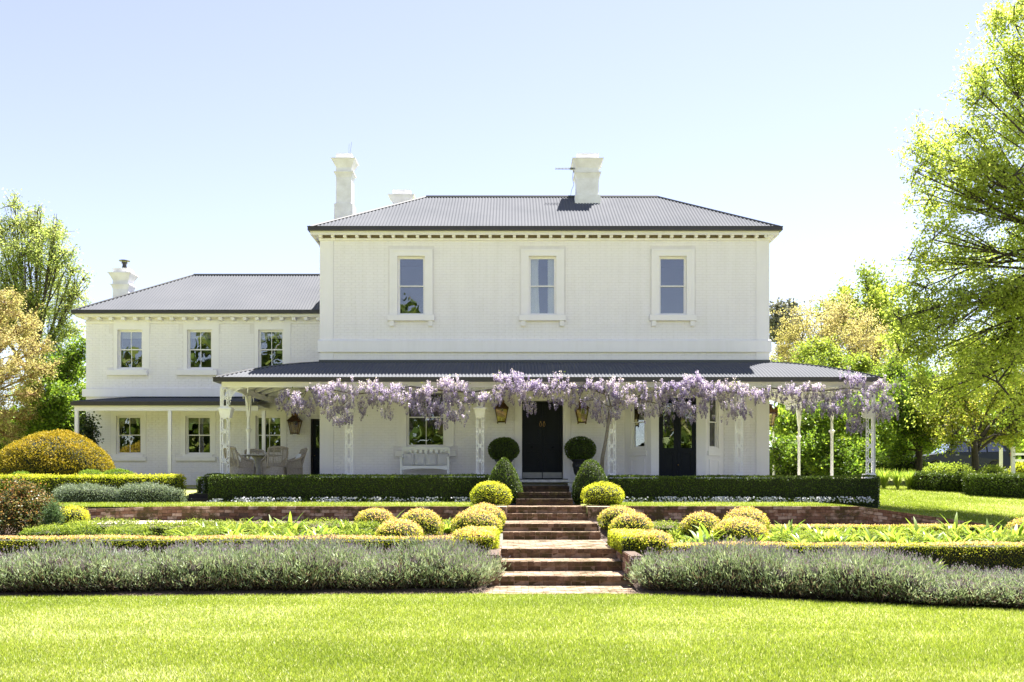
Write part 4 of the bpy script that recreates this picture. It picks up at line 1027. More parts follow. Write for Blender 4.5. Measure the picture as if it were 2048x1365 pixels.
lantern(PX(589.5,35.5), 35.5, PZ(867,35.5), 'dark copper wall lantern between the wing window and the narrow side door', 1.0)
lantern(XR+.30, 33.6, PZ(851,33.6), 'copper wall lantern on the hidden side wall at the right house corner', 1.0, R(-90))
# television aerial on the middle chimney
ax, ay, az = PX(1150,34.9), 35.2, PZ(338,35.2)
a_ = empty('television_aerial', (ax, ay, az), 'thin television aerial pointing left from the front chimney', 'aerial')
mb = MB().tube([(.05,0,0), (-.66,0,.0)], .014, 5)
for k in range(12): mb.tube([(-.12-k*.05, -.13+.004*k, 0), (-.12-k*.05, .13-.004*k, .0)], .006, 4).tube([(-.12-k*.05, 0, -.03), (-.12-k*.05, 0, .03)], .006, 4)
mb.build('boom', M['wire'], a_)
MB().tube([(-.02,0,.08),(-.02,0,-.14)], .012, 5).box(-.15,-.05,-.05,.05,-.03,.03).build('mast', M['wire'], a_)
MB().tube([(-.04,0,-.05),(-.07,-.05,-.35),(-.03,-.1,-.6),(-.12,-.12,-.82),(-.14,-.12,-.98)], .007, 4).build('cable', M['wire'], a_)
b_ = empty('whip_aerial', (c1x+.17, 36.28, Z36(307)), 'two thin whip rods standing on the tall left chimney', 'aerial')
MB().tube([(0,0,-.02),(.07,0,.50)], .005, 4).build('rod', M['wire'], b_); MB().tube([(-.04,0,-.02),(-.02,0,.44)], .004, 4).build('rod', M['wire'], b_)
cm = empty('security_camera', (PX(1531,32.2), 32.2, PZ(474,32.2)), 'small white security camera under the right end of the main eave', 'camera')
MB().lathe([(.045,0),(.05,.03),(.045,.05)], 12, (0,0,0)).build('base', M['white'], cm); MB().tube([(0,0,0),(0,-.10,-.03)], .033, 10).build('barrel', M['white'], cm)

# ============================================================ BENCH, TABLE, CHAIRS
D_B = 31.75; bxc = PX(850.5, D_B); hw = .745
bn = empty('garden_bench', (bxc, D_B, 1.84), 'white timber bench under the ground floor window with a cut-out top rail', 'bench')
for sx in (-1, 1):
    box(sx*hw-.03, sx*hw+.03, -.28, -.22, 0, .70).build('leg', M['white'], bn); box(sx*hw-.03, sx*hw+.03, .20, .26, 0, 1.02).build('leg', M['white'], bn)
    box(sx*hw-.045, sx*hw+.045, -.34, .22, .701, .735).build('armrest', M['white'], bn, bevel=.008)
mb = MB(); n = 14
for i in range(n):
    u0, u1 = -hw+.031+(2*hw-.062)*i/n, -hw+.031+(2*hw-.062)*(i+1)/n
    f = lambda u: .31+.055*(1-(abs(u)/hw)**2.5)
    mb.add([(u0,-.27,f(u0)),(u1,-.27,f(u1)),(u1,-.24,f(u1)),(u0,-.24,f(u0)),(u0,-.27,.43),(u1,-.27,.43),(u1,-.24,.43),(u0,-.24,.43)], [(0,3,2,1),(4,5,6,7),(0,1,5,4),(2,3,7,6)])
mb.build('apron', M['white'], bn)
for k in range(6): box(-hw+.03, hw-.03, -.24+k*.085, -.24+k*.085+.07, .43, .452).build('seat_slat', M['white'], bn)
box(-hw+.031, hw-.031, .21, .245, .46, .52).build('back_rail', M['white'], bn)
box(-hw-.0, hw+.0, .205, .25, .98, 1.07).build('top_rail', M['white'], bn)
for i in range(7):
    u = -hw+.24+i*(2*hw-.48)/6; box(u-.05, u+.05, .215, .24, .52, .979).build('back_slat', M['white'], bn)
for sg in (-1, 1): MB().strip([(sg*(hw-.03-.19*math.cos(a)), .80+.17*math.sin(a)) for a in np.linspace(0, math.pi/2, 8)], .05, .03, lambda u, d, z: (u, .23+d, z)).build('corner_brace', M['white'], bn)
for i in range(4):
    cu = bxc-hw+.20+i*.365
    n = 12; P = []
    for j in range(n+1):
        row = []
        for k in range(n+1):
            u, v = 2*j/n-1, 2*k/n-1; th = .085*(max(0,1-u*u)**.45)*(max(0,1-v*v)**.45)
            row.append((u*.19*(1-.05*v*v), -th, .2+v*.20*(1-.05*u*u)))
        P.append(row)
    mb = MB().grid(P); mb.grid([[(p[0], -p[1], p[2]) for p in r] for r in reversed(P)])
    o = mb.build('cushion', M['stripe'], None, smooth=True); o.location = (cu, D_B+.02, 1.84+.47); o.rotation_euler = (R(-14), R(random.uniform(-3,3)), R(random.uniform(-4,4)))
    tag(o, ['grey striped cushion at the left end of the white bench', 'grey striped cushion on the bench, second from the left arm', 'grey striped cushion on the bench, second from the right arm', 'grey striped cushion at the right end of the white bench'][i], 'cushion', 'striped cushions on the bench')
D_T = 32.2; tx = PX(521, D_T)
tb = empty('round_table', (tx, D_T, 1.84), 'round white pedestal table on the left end of the verandah', 'table')
MB().lathe([(.02,.775),(.60,.775),(.66,.785),(.67,.80),(.66,.815),(.02,.82)], 40).build('tabletop', M['stone'], tb)
MB().lathe([(.30,0),(.30,.04),(.20,.10),(.145,.25),(.15,.45),(.21,.68),(.30,.774)], 24).build('pedestal', M['stone'], tb, smooth=True)
def wicker_chair(x, y, rz, label, cushion):
    r = empty('wicker_chair', (x, y, 1.84), label, 'chair', 'wicker chairs round the verandah table', rz)   # faces -y locally... front = -y
    # woven seat box with an open lattice skirt
    P = []; n = 20
    def outline(t, z):      # t 0..1 round the U shape: front-left, back, front-right
        a = math.pi*(t); w = .33-.03*(z/.42); d = .30
        return (-w*math.cos(a)*1.0, -.28 + d*2*math.sin(a)**.6 if 0 < t < 1 else -.28, z)
    P = [[outline(i/n, z) for i in range(n+1)] for z in (.14, .28, .42)]
    MB().grid(P).add([(-.31,-.28,.14),(.31,-.28,.14),(.30,-.28,.42),(-.30,-.28,.42)], [(0,1,2,3)]).build('seat_box', M['wicker'], r)
    mb = MB()
    for i in range(2*n+1):
        p = outline(i/(2*n), .14); q_ = outline(i/(2*n), .0); mb.tube([p, (q_[0]*1.06, q_[1]*1.0+.01, .0)], .008, 4)
    for i in range(12): mb.tube([(-.31+.62*i/11, -.28, .14), (-.32+.64*i/11, -.28, 0)], .008, 4)
    for zz in (.02, .08): mb.tube([(outline(i/n, zz)[0]*1.05, outline(i/n, zz)[1], zz) for i in range(n+1)], .011, 4)
    mb.build('skirt', M['wicker'], r)
    MB().box(-.28,.28,-.27,.24,.42,.44).build('seat', M['wicker'], r)
    # back: rolled frame, vertical bands and horizontal weave
    def back(u, z): return (u*(1+.10*(z-.42)), .20+.30*max(0, z-.42)**1.15+.06*(1-(u/.3)**2), z)
    fr_ = [back(-.29, .42+.56*k/8) for k in range(9)]+[back(-.27+.54*k/8, 1.0+.035*math.sin(math.pi*k/8)) for k in range(9)]+[back(.29, .98-.56*k/8) for k in range(9)]
    MB().tube(fr_, .032, 7).build('back_frame', M['wicker'], r, smooth=True)
    mb = MB()
    for u in np.linspace(-.26, .26, 12): mb.tube([back(u, .42+.58*k/6) for k in range(7)], .007, 4)
    for z in np.linspace(.44, .98, 20): mb.tube([back(-.28+.56*k/8, z) for k in range(9)], .0075 if .55 < z < .93 else .013, 4)
    for u in (-.13, .13): mb.tube([back(u, .42+.58*k/6) for k in range(7)], .018, 5)
    mb.build('back_weave', M['wicker'], r)
    for sg in (-1, 1):
        MB().tube([back(sg*.30, .86), (sg*.34, .16, .72), (sg*.355, -.05, .64), (sg*.35, -.26, .61), (sg*.34, -.31, .5), (sg*.33, -.29, .30), (sg*.33,-.28,.0)], [.03,.034,.036,.038,.036,.03,.028], 7).build('armrest', M['wicker'], r, smooth=True)
        MB().add([(sg*.345,.18,.70),(sg*.35,-.26,.60),(sg*.32,-.27,.40),(sg*.32,.2,.40)], [(0,1,2,3)]).build('side_panel', M['wicker'], r)
    if cushion:
        c = MB(); n = 8
        P = [[(2*.23*(j/n-.5), -.07*(max(0,1-(2*j/n-1)**2)**.4)*(max(0,1-(2*k/n-1)**2)**.4), .42*(k/n)) for k in range(n+1)] for j in range(n+1)]
        c.grid(P).grid([[(p[0], -p[1], p[2]) for p in row] for row in reversed(P)])
        o = c.build('cushion', M['cushion'], None, smooth=True)
        m_ = Matrix.Translation((x, y, 1.84)) @ Matrix.Rotation(rz, 4, 'Z') @ Matrix.Translation((0, .10, .46)) @ Matrix.Rotation(R(-16), 4, 'X'); o.matrix_world = m_
        tag(o, cushion, 'cushion', 'pale cushions in the wicker chairs')
    return r
wicker_chair(tx-.50, D_T-.72, R(142), 'grey wicker armchair at the verandah corner, its back to the lace column', None)
wicker_chair(tx+.62, D_T-.66, R(-150), 'grey wicker armchair right of the round table with its woven back to the garden', None)
wicker_chair(tx+.95, D_T+.45, R(-62), 'grey wicker armchair farthest right, seen side-on beyond the front chair', 'pale grey cushion in the rightmost wicker chair')
wicker_chair(tx-.42, D_T+.98, R(20), 'grey wicker armchair behind the round table, mostly hidden by it', 'pale cushion in the wicker chair behind the table')

# ============================================================ URNS AND CLIPPED SHRUBS AT THE DOOR
for (px, lb, lb2) in ((1007.5, 'dark lead urn left of the front door, half hidden by the clipped cone', 'dark green box ball clipped round in the urn left of the front door'),
                      (1161, 'dark lead urn right of the front door with ring handles', 'dark green box ball clipped round in the urn right of the front door')):
    x = PX(px, 31.5)
    u = empty('garden_urn', (x, 31.5, 1.84), lb, 'urn', 'urns beside the front door')
    MB().lathe([(.16,0),(.16,.03),(.10,.06),(.13,.10),(.20,.20),(.235,.34),(.24,.40),(.25,.41),(.24,.43),(.245,.56),(.275,.60),(.29,.63),(.285,.65),(.24,.66),(.22,.60)], 32).build('body', M['urn'], u, smooth=True)
    for a in (R(-60), R(-120), 0, R(180)):
        MB().tube([(.25*math.cos(a)+.045*math.cos(t)*-math.sin(a), .25*math.sin(a)+.045*math.cos(t)*math.cos(a), .47+.045*math.sin(t)) for t in np.linspace(0, 2*math.pi, 11)], .011, 5).build('handle', M['urn'], u)
    zz = np.linspace(0, 1, 15); rr = [(.49*math.cos(-1.2+2.77*t), .36+.39*math.sin(-1.2+2.77*t)) for t in zz]
    revshrub('topiary_ball', (x, 31.5, 2.44), [(max(a, .01), b) for a, b in rr], M['box_dark'], lb2, 'topiary', 'box balls in the urns', leaf=.04, dens=1900, tipk=.15, lump=.02)
for (px, ztop, lb) in ((1008, 2.47, 'tall clipped box cone left of the upper steps'), (1182.5, 2.40, 'tall clipped box cone right of the upper steps')):
    D = 27.75; h = ztop-1.17
    revshrub('box_cone', (PX(px, D), D, 1.17), [(.42,0),(.515,.12),(.53,.30),(.48,.52),(.385,.76),(.27,1.0),(.15,1.18),(.05,h-.02),(.01,h)], M['box_dark'], lb, 'topiary', 'box cones beside the steps', leaf=.04, dens=1900, tipk=.3, lump=.02)
BALLS = [  # px centre, top y, width px, D, base z, label, material
 (983, 963, 83, 25.6, 1.12, 'bright golden box ball on top of the left pier by the steps', 'box_gold'),
 (1206, 966, 83, 25.6, 1.12, 'bright golden box ball on top of the right pier by the steps', 'box_gold'),
 (970, 1009, 80, 22.9, .70, 'clipped box ball against the left side of the middle steps, the rear of two', 'box_pink'),
 (953, 1021, 97, 21.6, .50, 'large clipped box ball left of the middle steps, in front of another', 'box_pink'),
 (946, 1057, 97, 18.4, .40, 'clipped box ball on the front hedge just left of the lower steps', 'box_pink'),
 (842, 1019, 84, 21.2, .50, 'tall rounded box ball in the left bed, right of a pair', 'box_pink'),
 (797, 1040, 99, 19.4, .48, 'low wide box ball in front of the left front hedge end of the bed', 'box_pink'),
 (751, 1017, 84, 22.6, .55, 'box ball before the left retaining wall, farthest from the steps', 'box_pink'),
 (1237, 1013, 78, 22.6, .65, 'clipped box ball against the right side of the middle steps, the rear of two', 'box_pink'),
 (1262, 1025, 86, 21.0, .50, 'clipped box ball right of the middle steps, in front of another', 'box_pink'),
 (1302, 1061, 92, 17.9, .42, 'clipped box ball at the end of the right front hedge above the brick cheek wall', 'box_pink'),
 (1402, 1024, 87, 20.6, .42, 'tall box ball left of the group of three in the right bed', 'box_pink'),
 (1491, 1019, 92, 22.4, .48, 'box ball at the back of the group of three before the right wall', 'box_pink'),
 (1480, 1036, 112, 19.4, .42, 'low wide box ball at the front of the group of three in the right bed', 'box_pink'),
 (2052, 1038, 76, 21.6, .35, 'box ball cut by the right edge of the picture', 'box_pink'),
 (146, 1014, 62, 22.9, .74, 'small golden box ball beside the bronze bush at left', 'box_gold')]
for (px, py, wpx, D, zb, lb, mt) in BALLS:
    r = wpx*D/F/2; zt = PZ(py, D-.1*r); revshrub('box_ball', (PX(px, D), D, zb), ball_prof(r, zt-zb), M[mt], lb, 'box ball', 'clipped box balls in the parterre', leaf=.032, dens=2400, tipk=1.1 if mt == 'box_pink' else .6, lump=.035, rag=.018)

# ============================================================ HEDGES
hedge('long_hedge', -8.63, -.62, 28.3, 29.1, 1.12, 1.962, M['box_dark'], 'long clipped dark green hedge left of the steps, in front of the verandah', 'hedge', 'hedges before the verandah', leaf=.040, dens=1500, tipk=.45, rag=.014)
hedge('long_hedge', 2.72, 10.47, 28.3, 29.1, 1.10, 1.935, M['box_dark'], 'long clipped dark green hedge right of the steps, in front of the verandah', 'hedge', 'hedges before the verandah', leaf=.040, dens=1500, tipk=.45, rag=.014)
hedge('corner_hedge', -9.0, -8.5, 29.0, 30.3, 1.15, 1.99, M['box_dark'], 'short dark hedge end set back beside the timber steps', 'hedge', leaf=.04, dens=1300)
hedge('golden_hedge', -17.0, -9.62, 28.7, 29.35, 1.2, 1.965, M['box_gold'], 'golden-topped clipped hedge at the left below the big golden dome', 'hedge', leaf=.042, dens=1500, tipk=.4, rag=.025, loose=.02)
hedge('rear_hedge', -9.9, -8.9, 31.2, 31.7, 1.4, 1.93, M['box_dark'], 'low dark hedge glimpsed behind the purple flowers by the timber steps', 'hedge', leaf=.042, dens=1200)
hedge('front_hedge', -9.6, -1.05, 17.6, 18.15, .26, .755, M['box_pink'], 'low clipped hedge with bronze tips behind the left lavender row', 'hedge', 'front parterre hedges', leaf=.030, dens=2300, tipk=1.1, rag=.010)
hedge('front_hedge', 2.75, 10.2, 17.2, 17.75, .05, .67, M['box_pink'], 'low clipped hedge with bronze tips behind the right lavender row', 'hedge', 'front parterre hedges', leaf=.030, dens=2300, tipk=1.1, rag=.010)
hedge('side_hedge', 1.93, 2.62, 17.6, 20.1, .47, .80, M['box_gold'], 'low golden hedge running beside the right edge of the landing', 'hedge', leaf=.03, dens=2300, tipk=.9)
hedge('side_hedge', -.95, -.30, 18.0, 21.1, .47, .79, M['box_gold'], 'low golden hedge running beside the left edge of the landing', 'hedge', leaf=.03, dens=2300, tipk=.9)
SEG = [(135,275,21.9,22.4,.86),(60,150,20.4,21.2,.79),(210,292,20.1,20.7,.79),(288,480,21.6,22.15,.84),(338,440,19.8,20.5,.78),(455,560,20.9,21.4,.82),(500,592,19.5,20.1,.775),(600,700,22.0,22.5,.85),
       (690,760,21.2,21.7,.84),(665,748,19.4,20.0,.775),(880,918,22.3,22.8,.84),(150,172,20.4,21.85,.82),(440,458,19.9,21.5,.80),(560,580,20.1,21.9,.82),
       (1303,1362,22.0,22.5,.82),(1545,1600,21.2,21.7,.75),(1600,1760,20.5,21.0,.70),(1600,1682,19.2,19.8,.67),(1752,1862,21.5,22.0,.72),(1772,1852,19.6,20.2,.66),(1880,1942,20.6,21.2,.69),(1942,2060,19.4,20.0,.64),(1990,2110,21.2,21.7,.67),(1548,1590,19.4,19.9,.70),
       (1682,1700,19.2,20.4,.68),(1862,1880,19.6,21.4,.69)]
rows_ = ['in the left bed', 'in the right bed']
for k, (a, b, d0, d1, zt) in enumerate(SEG):
    left = a < 1000; dm = (d0+d1)/2
    where = 'nearest' if dm < 20.3 else ('middle' if dm < 21.4 else 'farthest')
    # place words: what it stands between
    near = {135:'behind the small golden ball at far left',60:'at the foot of the bronze bush',210:'left of the silver-leaved plant',288:'before the pale path and the wall',338:'behind the silver-leaved plant',455:'in the middle of the left bed',500:'before the strappy leaves mid bed',600:'against the wall left of the ball group',
            690:'between the ball group and the perennials',665:'directly left of the low wide ball',880:'tucked behind the steps-side balls',150:'running back beside the golden ball',440:'running back between perennials left',560:'running back left of the ball group',
            1303:'between two balls right of the steps',1545:'just right of the ball group',1600:('mid bed right of the group of three' if d0 > 20 else 'front of the right bed near the group of three'),1752:'under the sloping wall',1772:'before the far right perennials',1880:'left of the edge ball',1942:'at the right edge of the picture, front',1990:'at the right edge of the picture, rear',1548:'by the foot of the wide ball',
            1682:'running back mid right bed',1862:'running back near the right edge'}[a]
    hedge('low_hedge', PX(a, dm), PX(b, dm), d0, d1, (.44 if left else .36), zt, M['box_lime'], 'knee-high lime green hedge ' + near, 'low hedge', 'low parterre hedges', leaf=.034, dens=2100, tipk=.5, rag=.03, loose=.04)
hedge('low_hedge', PX(1530,22.9), PX(1985,22.9), 22.7, 23.2, .5, .765, M['box_pink'], 'straight bronze-topped hedge along the foot of the right retaining wall', 'low hedge', 'low parterre hedges', leaf=.034, dens=1900, tipk=1.1)

# domes and loose shrubs at the left
revshrub('golden_dome', (PX(110,31.8), 31.8, 1.35), ball_prof(1.78, 1.98, n=18), M['gold_dome'], 'huge clipped golden conifer dome at the left beside the wing', 'shrub', leaf=.05, dens=1500, tipk=.45, rag=.03, lump=.07, sy=.8)
for (px, top, w, lb) in ((45, 945, 52, 'soft green mound peeping over the golden hedge at far left'), (183, 942, 62, 'soft green mound peeping over the golden hedge below the dome'), (236, 939, 78, 'bright soft green mound above the hedge near its right end')):
    D = 30.1; r = w*D/F/2; revshrub('mossy_mound', (PX(px, D), D, 1.5), ball_prof(r, PZ(top, D)-1.5), M['fuzzy'], lb, 'shrub', 'soft green mounds behind the golden hedge', leaf=.04, dens=2200, tipk=.5, rag=.02)
for (px, w, top, lb) in ((175, 135, 972, 'silver-grey flowering shrub below the golden hedge, the left one'), (290, 120, 971, 'silver-grey flowering shrub below the golden hedge, the right one'), (345, 44, 978, 'small dark grey-green cushion shrub beside the timber steps')):
    D = 28.0; r = w*D/F/2
    revshrub('silver_shrub', (PX(px, D), D, 1.13), [(r*.9, 0), (r, .12), (r*.98, .3), (r*.85, .42), (r*.5, PZ(top, D)-1.16), (.02, PZ(top, D)-1.13)], M['greyshrub'], lb, 'shrub', 'silver shrubs below the golden hedge', leaf=.035, dens=2400, tipk=.5, rag=.05, lump=.05, sy=.45)
ts = empty('timber_steps', (PX(392,28.4), 28.4, 1.15), 'two dark timber steps between the golden hedge and the long hedge', 'steps')
box(-.34,.32,0,.4,0,.14).build('step', M['timber'], ts); box(-.34,.32,.4,.8,0,.28).build('step', M['timber'], ts); box(.33,.47,-.04,.10,-.02,.30).build('post', M['timber'], ts)

# ============================================================ LAVENDER
def blades(P, d, L, w, tone, name, mat, parent, kind=None, fold=.35):
    """narrow upright leaf quads"""
    side = unit(np.cross(d, rng.normal(size=P.shape))); L = L[:,None]; w = w[:,None]
    V = np.stack([P-side*w*.5, P+side*w*.5, P+d*L*.6+side*w*.45, P+d*L, P+d*L*.6-side*w*.45], 1).reshape(-1,3)
    Fq = np.arange(len(V)).reshape(-1, 5)
    return link_mesh(name, np_mesh(name, V, Fq, np.clip(tone, 0, 1)), mat, parent, kind)
def lav_bush(name, loc, r, h, label, group):
    root = empty(name, loc, label, 'lavender', group, random.uniform(0, 6))
    ns = 650; a = rng.uniform(0, 2*math.pi, ns); ph = np.arccos(rng.uniform(.02, 1, ns)); k = rng.uniform(.84, 1.06, ns)
    tip = np.c_[r*k*np.sin(ph)*np.cos(a), r*k*np.sin(ph)*np.sin(a), h*.22+h*.78*k*np.cos(ph)]
    tip *= (1+.16*fnoise(tip, 7, loc[0]))[:,None]
    base = tip*np.array([.45,.45,0]) + np.c_[np.zeros(ns), np.zeros(ns), tip[:,2]*.25]
    ax = unit(tip-base)
    # woody stems
    m = 9; t = rng.uniform(0, 1, (ns, m)); t[:, :2] *= .6
    P = (base[:,None]*(1-t[...,None]) + tip[:,None]*t[...,None]).reshape(-1,3); d = np.repeat(ax, m, 0); t = t.ravel()
    keep = (P[:,2] > h*.34) | (rng.uniform(size=len(P)) < .55); P, d = P[keep], d[keep]
    d = unit(d*.9 + rng.normal(size=P.shape)*.50 + np.array([0,0,.65]))
    P += rng.normal(size=P.shape)*.028
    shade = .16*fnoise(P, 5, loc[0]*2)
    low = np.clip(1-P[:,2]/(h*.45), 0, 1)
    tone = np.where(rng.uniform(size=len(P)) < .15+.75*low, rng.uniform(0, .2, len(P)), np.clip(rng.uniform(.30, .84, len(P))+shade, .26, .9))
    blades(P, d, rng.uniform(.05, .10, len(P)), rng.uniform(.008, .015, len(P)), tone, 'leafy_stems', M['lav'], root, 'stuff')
    q = rng.choice(ns, 240, replace=False); q = q[tip[q,2] > h*.55]
    P = tip[q]; d = unit(ax[q]*.5 + rng.normal(size=P.shape)*.22 + np.array([0,0,1.]))
    P2 = np.repeat(P, 2, 0) + rng.normal(size=(len(P)*2,3))*.03; d2 = unit(np.repeat(d, 2, 0) + rng.normal(size=P2.shape)*.15)
    blades(P2, d2, rng.uniform(.10, .17, len(P2)), np.full(len(P2), .007), rng.uniform(.5, .8, len(P2)), 'flower_stalks', M['lav'], root, 'stuff')
    T = P2 + d2*.12; blades(T, d2, rng.uniform(.03, .05, len(T)), np.full(len(T), .013), rng.uniform(.93, 1, len(T)), 'flower_spikes', M['lav'], root, 'stuff')
    MB().lathe([(r*.15, -.1), (r*.45, h*.15), (r*.62, h*.42), (r*.5, h*.66), (.02, h*.78)], 12).build('woody_base', M['wood_core'], root, smooth=True)
    return root
protos = [lav_bush('lavender_bush', (q*1.0,0,0), .47+.02*q, .76+.03*(q%2), '', '') for q in range(5)]
ORD = ['first','second','third','fourth','fifth','sixth','seventh','eighth','ninth','tenth','eleventh','twelfth','thirteenth','fourteenth','fifteenth','sixteenth','seventeenth','eighteenth','nineteenth','twentieth','twenty-first','twenty-second','twenty-third','twenty-fourth','twenty-fifth','twenty-sixth','twenty-seventh']

ldx = [(-60,1108),(-5,1112),(55,1096),(110,1090),(165,1098),(225,1108),(285,1110),(345,1104),(400,1098),(455,1094),(510,1090),(565,1084),(615,1083),(668,1094),(722,1104),(778,1093),(835,1088),(890,1086),(925,1094)]
rdx = [(1325,1110),(1370,1098),(1412,1093),(1465,1094),(1520,1100),(1578,1103),(1636,1108),(1695,1110),(1755,1114),(1812,1124),(1868,1150),(1925,1148),(1985,1138),(2048,1146),(2110,1150)]
first = [True]*5
for side_, lst in (('left', ldx), ('right', rdx)):
    for i, (px, top) in enumerate(lst):
        x0_ = PX(px, 15.5); D = float(lawn_edge(x0_))+.62+random.uniform(-.04,.12); x = PX(px, D); zt = PZ(top, D)
        k = random.randrange(5) if not any(first) else first.index(True)
        if side_ == 'left':
            lb = {len(lst)-1: 'lavender bush at the right end of the left row, touching the bottom step', 6: 'lavender bush in front of the silver-leaved plant'}.get(i, 'lavender bush in the front rank left of the steps, %s from the steps' % ORD[len(lst)-1-i])
        else:
            lb = {0: 'lavender bush at the left end of the right row, against the cheek wall', 10: 'shortest lavender bush, at the dip in the right row'}.get(i, 'lavender bush in the front rank right of the steps, %s from the steps' % ORD[i])
        if first[k]: o = protos[k]; first[k] = False
        else: o = copy_tree(protos[k])
        s_ = (zt+.0)/.80*random.uniform(.86, 1.12); o.location = (x, D, 0.0); o.scale = (1.0+random.uniform(-.04,.12), 1.08, s_); o.rotation_euler.z = random.uniform(0, 6.28)
        tag(o, lb, 'lavender', 'lavender rows')
        if i > 0:     # second rank filling the row
            o2 = copy_tree(protos[k]); o2.location = (x+random.uniform(.1,.35), D+.45, .06); o2.scale = (.9, .9, s_*.9); o2.rotation_euler.z = random.uniform(0, 6.28)
            tag(o2, 'lavender bush in the back rank %s of the steps, %s from the steps' % (side_, ORD[len(lst)-1-i if side_ == 'left' else i-1]), 'lavender', 'lavender rows')

# ============================================================ STRAPPY PERENNIALS
def rosette(n, L, w, spread, rows=5, curl=1.):
    V, Fq, tn = [], [], []
    for i in range(n):
        a = random.uniform(0, 6.283); el = random.uniform(.5, 1.45)*spread; l = L*random.uniform(.6, 1.1); c_ = random.uniform(.5, 1.2)*curl
        p = Vector((random.uniform(-.03,.03), random.uniform(-.03,.03), 0)); th = math.pi/2-(math.pi/2-el)*.3
        sx, sy = -math.sin(a), math.cos(a); b0 = len(V); t_ = random.random()
        for k in range(rows+1):
            ww = w*(math.sin(math.pi*min(1, .18+.82*k/rows))**.7)*.5 if k < rows else .002
            V += [(p.x-sx*ww, p.y-sy*ww, p.z), (p.x, p.y, p.z-.25*ww), (p.x+sx*ww, p.y+sy*ww, p.z)]
            p = p + Vector((math.cos(a)*math.cos(th), math.sin(a)*math.cos(th), math.sin(th)))*l/rows; th -= c_*1.6/rows
        for k in range(rows):
            q = b0+k*3; Fq += [(q, q+1, q+4, q+3), (q+1, q+2, q+5, q+4)]; tn += [t_, t_]
    return np.array(V), np.array(Fq), np.array(tn)
ros = []
for k in range(5):
    V, Fq, tn = rosette(22, .40, .05, .9); ros.append(np_mesh('leaves', V, Fq, tn)); ros[-1].materials.append(M['strap'])
def clump(px, py_top, D, zb, label, mat=None, s=None, name='perennial_clump', cat='plant', group='strappy perennials in the beds', me=None):
    h = PZ(py_top, D)-zb; o = bpy.data.objects.new(name, me or random.choice(ros)); C.objects.link(o)
    o.location = (PX(px, D), D, zb); sc = max(.5, h/.36) if s is None else s; o.scale = (sc*random.uniform(.9,1.1), sc, h/.36 if s is None else sc); o.rotation_euler.z = random.uniform(0, 6.28)
    return tag(o, label, cat, group)
for ci, (px, py, D) in enumerate(sorted([(585,1030,21.4),(560,1046,20.6),(480,1040,21.6),(470,1050,20.3),(520,1040,21),(545,1036,22),(620,1062,19.5),(640,1060,19.2),(655,1055,20),(690,1044,22),(590,1056,19.3),(410,1050,21.2),(440,1046,20.5),(465,1060,19.2),(490,1062,19),(530,1062,19),(560,1064,19),(635,1048,21),(715,1052,20.4),(380,1060,19.3),(895,1044,22.4),(770,1028,23)])):
    clump(px, py-random.uniform(4, 16), D, .46, 'strappy perennial clump in the left bed, %s from the left' % ORD[ci])
for ci, (px, py, D) in enumerate(sorted([(1425,1052,19.3),(1400,1060,18.9),(1515,1062,19),(1560,1058,20),(1580,1050,21),(1625,1046,21.8),(1640,1052,20),(1655,1060,19),(1690,1058,20.2),(1715,1050,21.4),(1740,1066,19),(1775,1058,20),(1790,1062,19),(1832,1050,21),(1850,1060,19.8),(1870,1064,19),(1905,1042,22.2),(1925,1062,19.6),(1950,1058,20.6),(1975,1052,21),(2000,1058,20),(2030,1050,20.4),(1600,1068,18.8),(1680,1070,18.7),(1820,1072,18.7),(1900,1074,18.6),(1990,1070,18.8)])):
    clump(px, py-random.uniform(4, 16), D, .37, 'strappy perennial clump in the right bed, %s from the left' % ORD[ci])
clump(425, 1072, 16.9, .3, 'lime strappy clump rising between the lavender and the front hedge at left, the taller', s=1.1)
clump(463, 1086, 16.8, .3, 'short lime strappy clump just right of the taller one behind the left lavender', s=.9)
clump(1718, 1098, 16.6, .22, 'broad-leaved lime clump in front of the right front hedge', s=1.0)
clump(1868, 1118, 15.9, .15, 'arching lime clump in the dip of the right lavender row', s=1.05)
V, Fq, tn = rosette(60, .30, .065, .95, curl=1.0)
sm = np_mesh('leaves', V, Fq, tn); sm.materials.append(M['silver'])
clump(228, 1094, 16.3, .32, 'silver felt-leaved plant behind the left lavender, its left half', s=1.15, name='silver_plant', group='silver felted plants', me=sm)
clump(262, 1090, 16.5, .34, 'silver felt-leaved plant behind the left lavender, its right half', s=1.15, name='silver_plant', group='silver felted plants', me=sm)
clump(1370, 1066, 18.6, .45, 'small grey-white plant between the box balls right of the steps', s=.8, name='silver_plant', group='silver felted plants', me=sm)

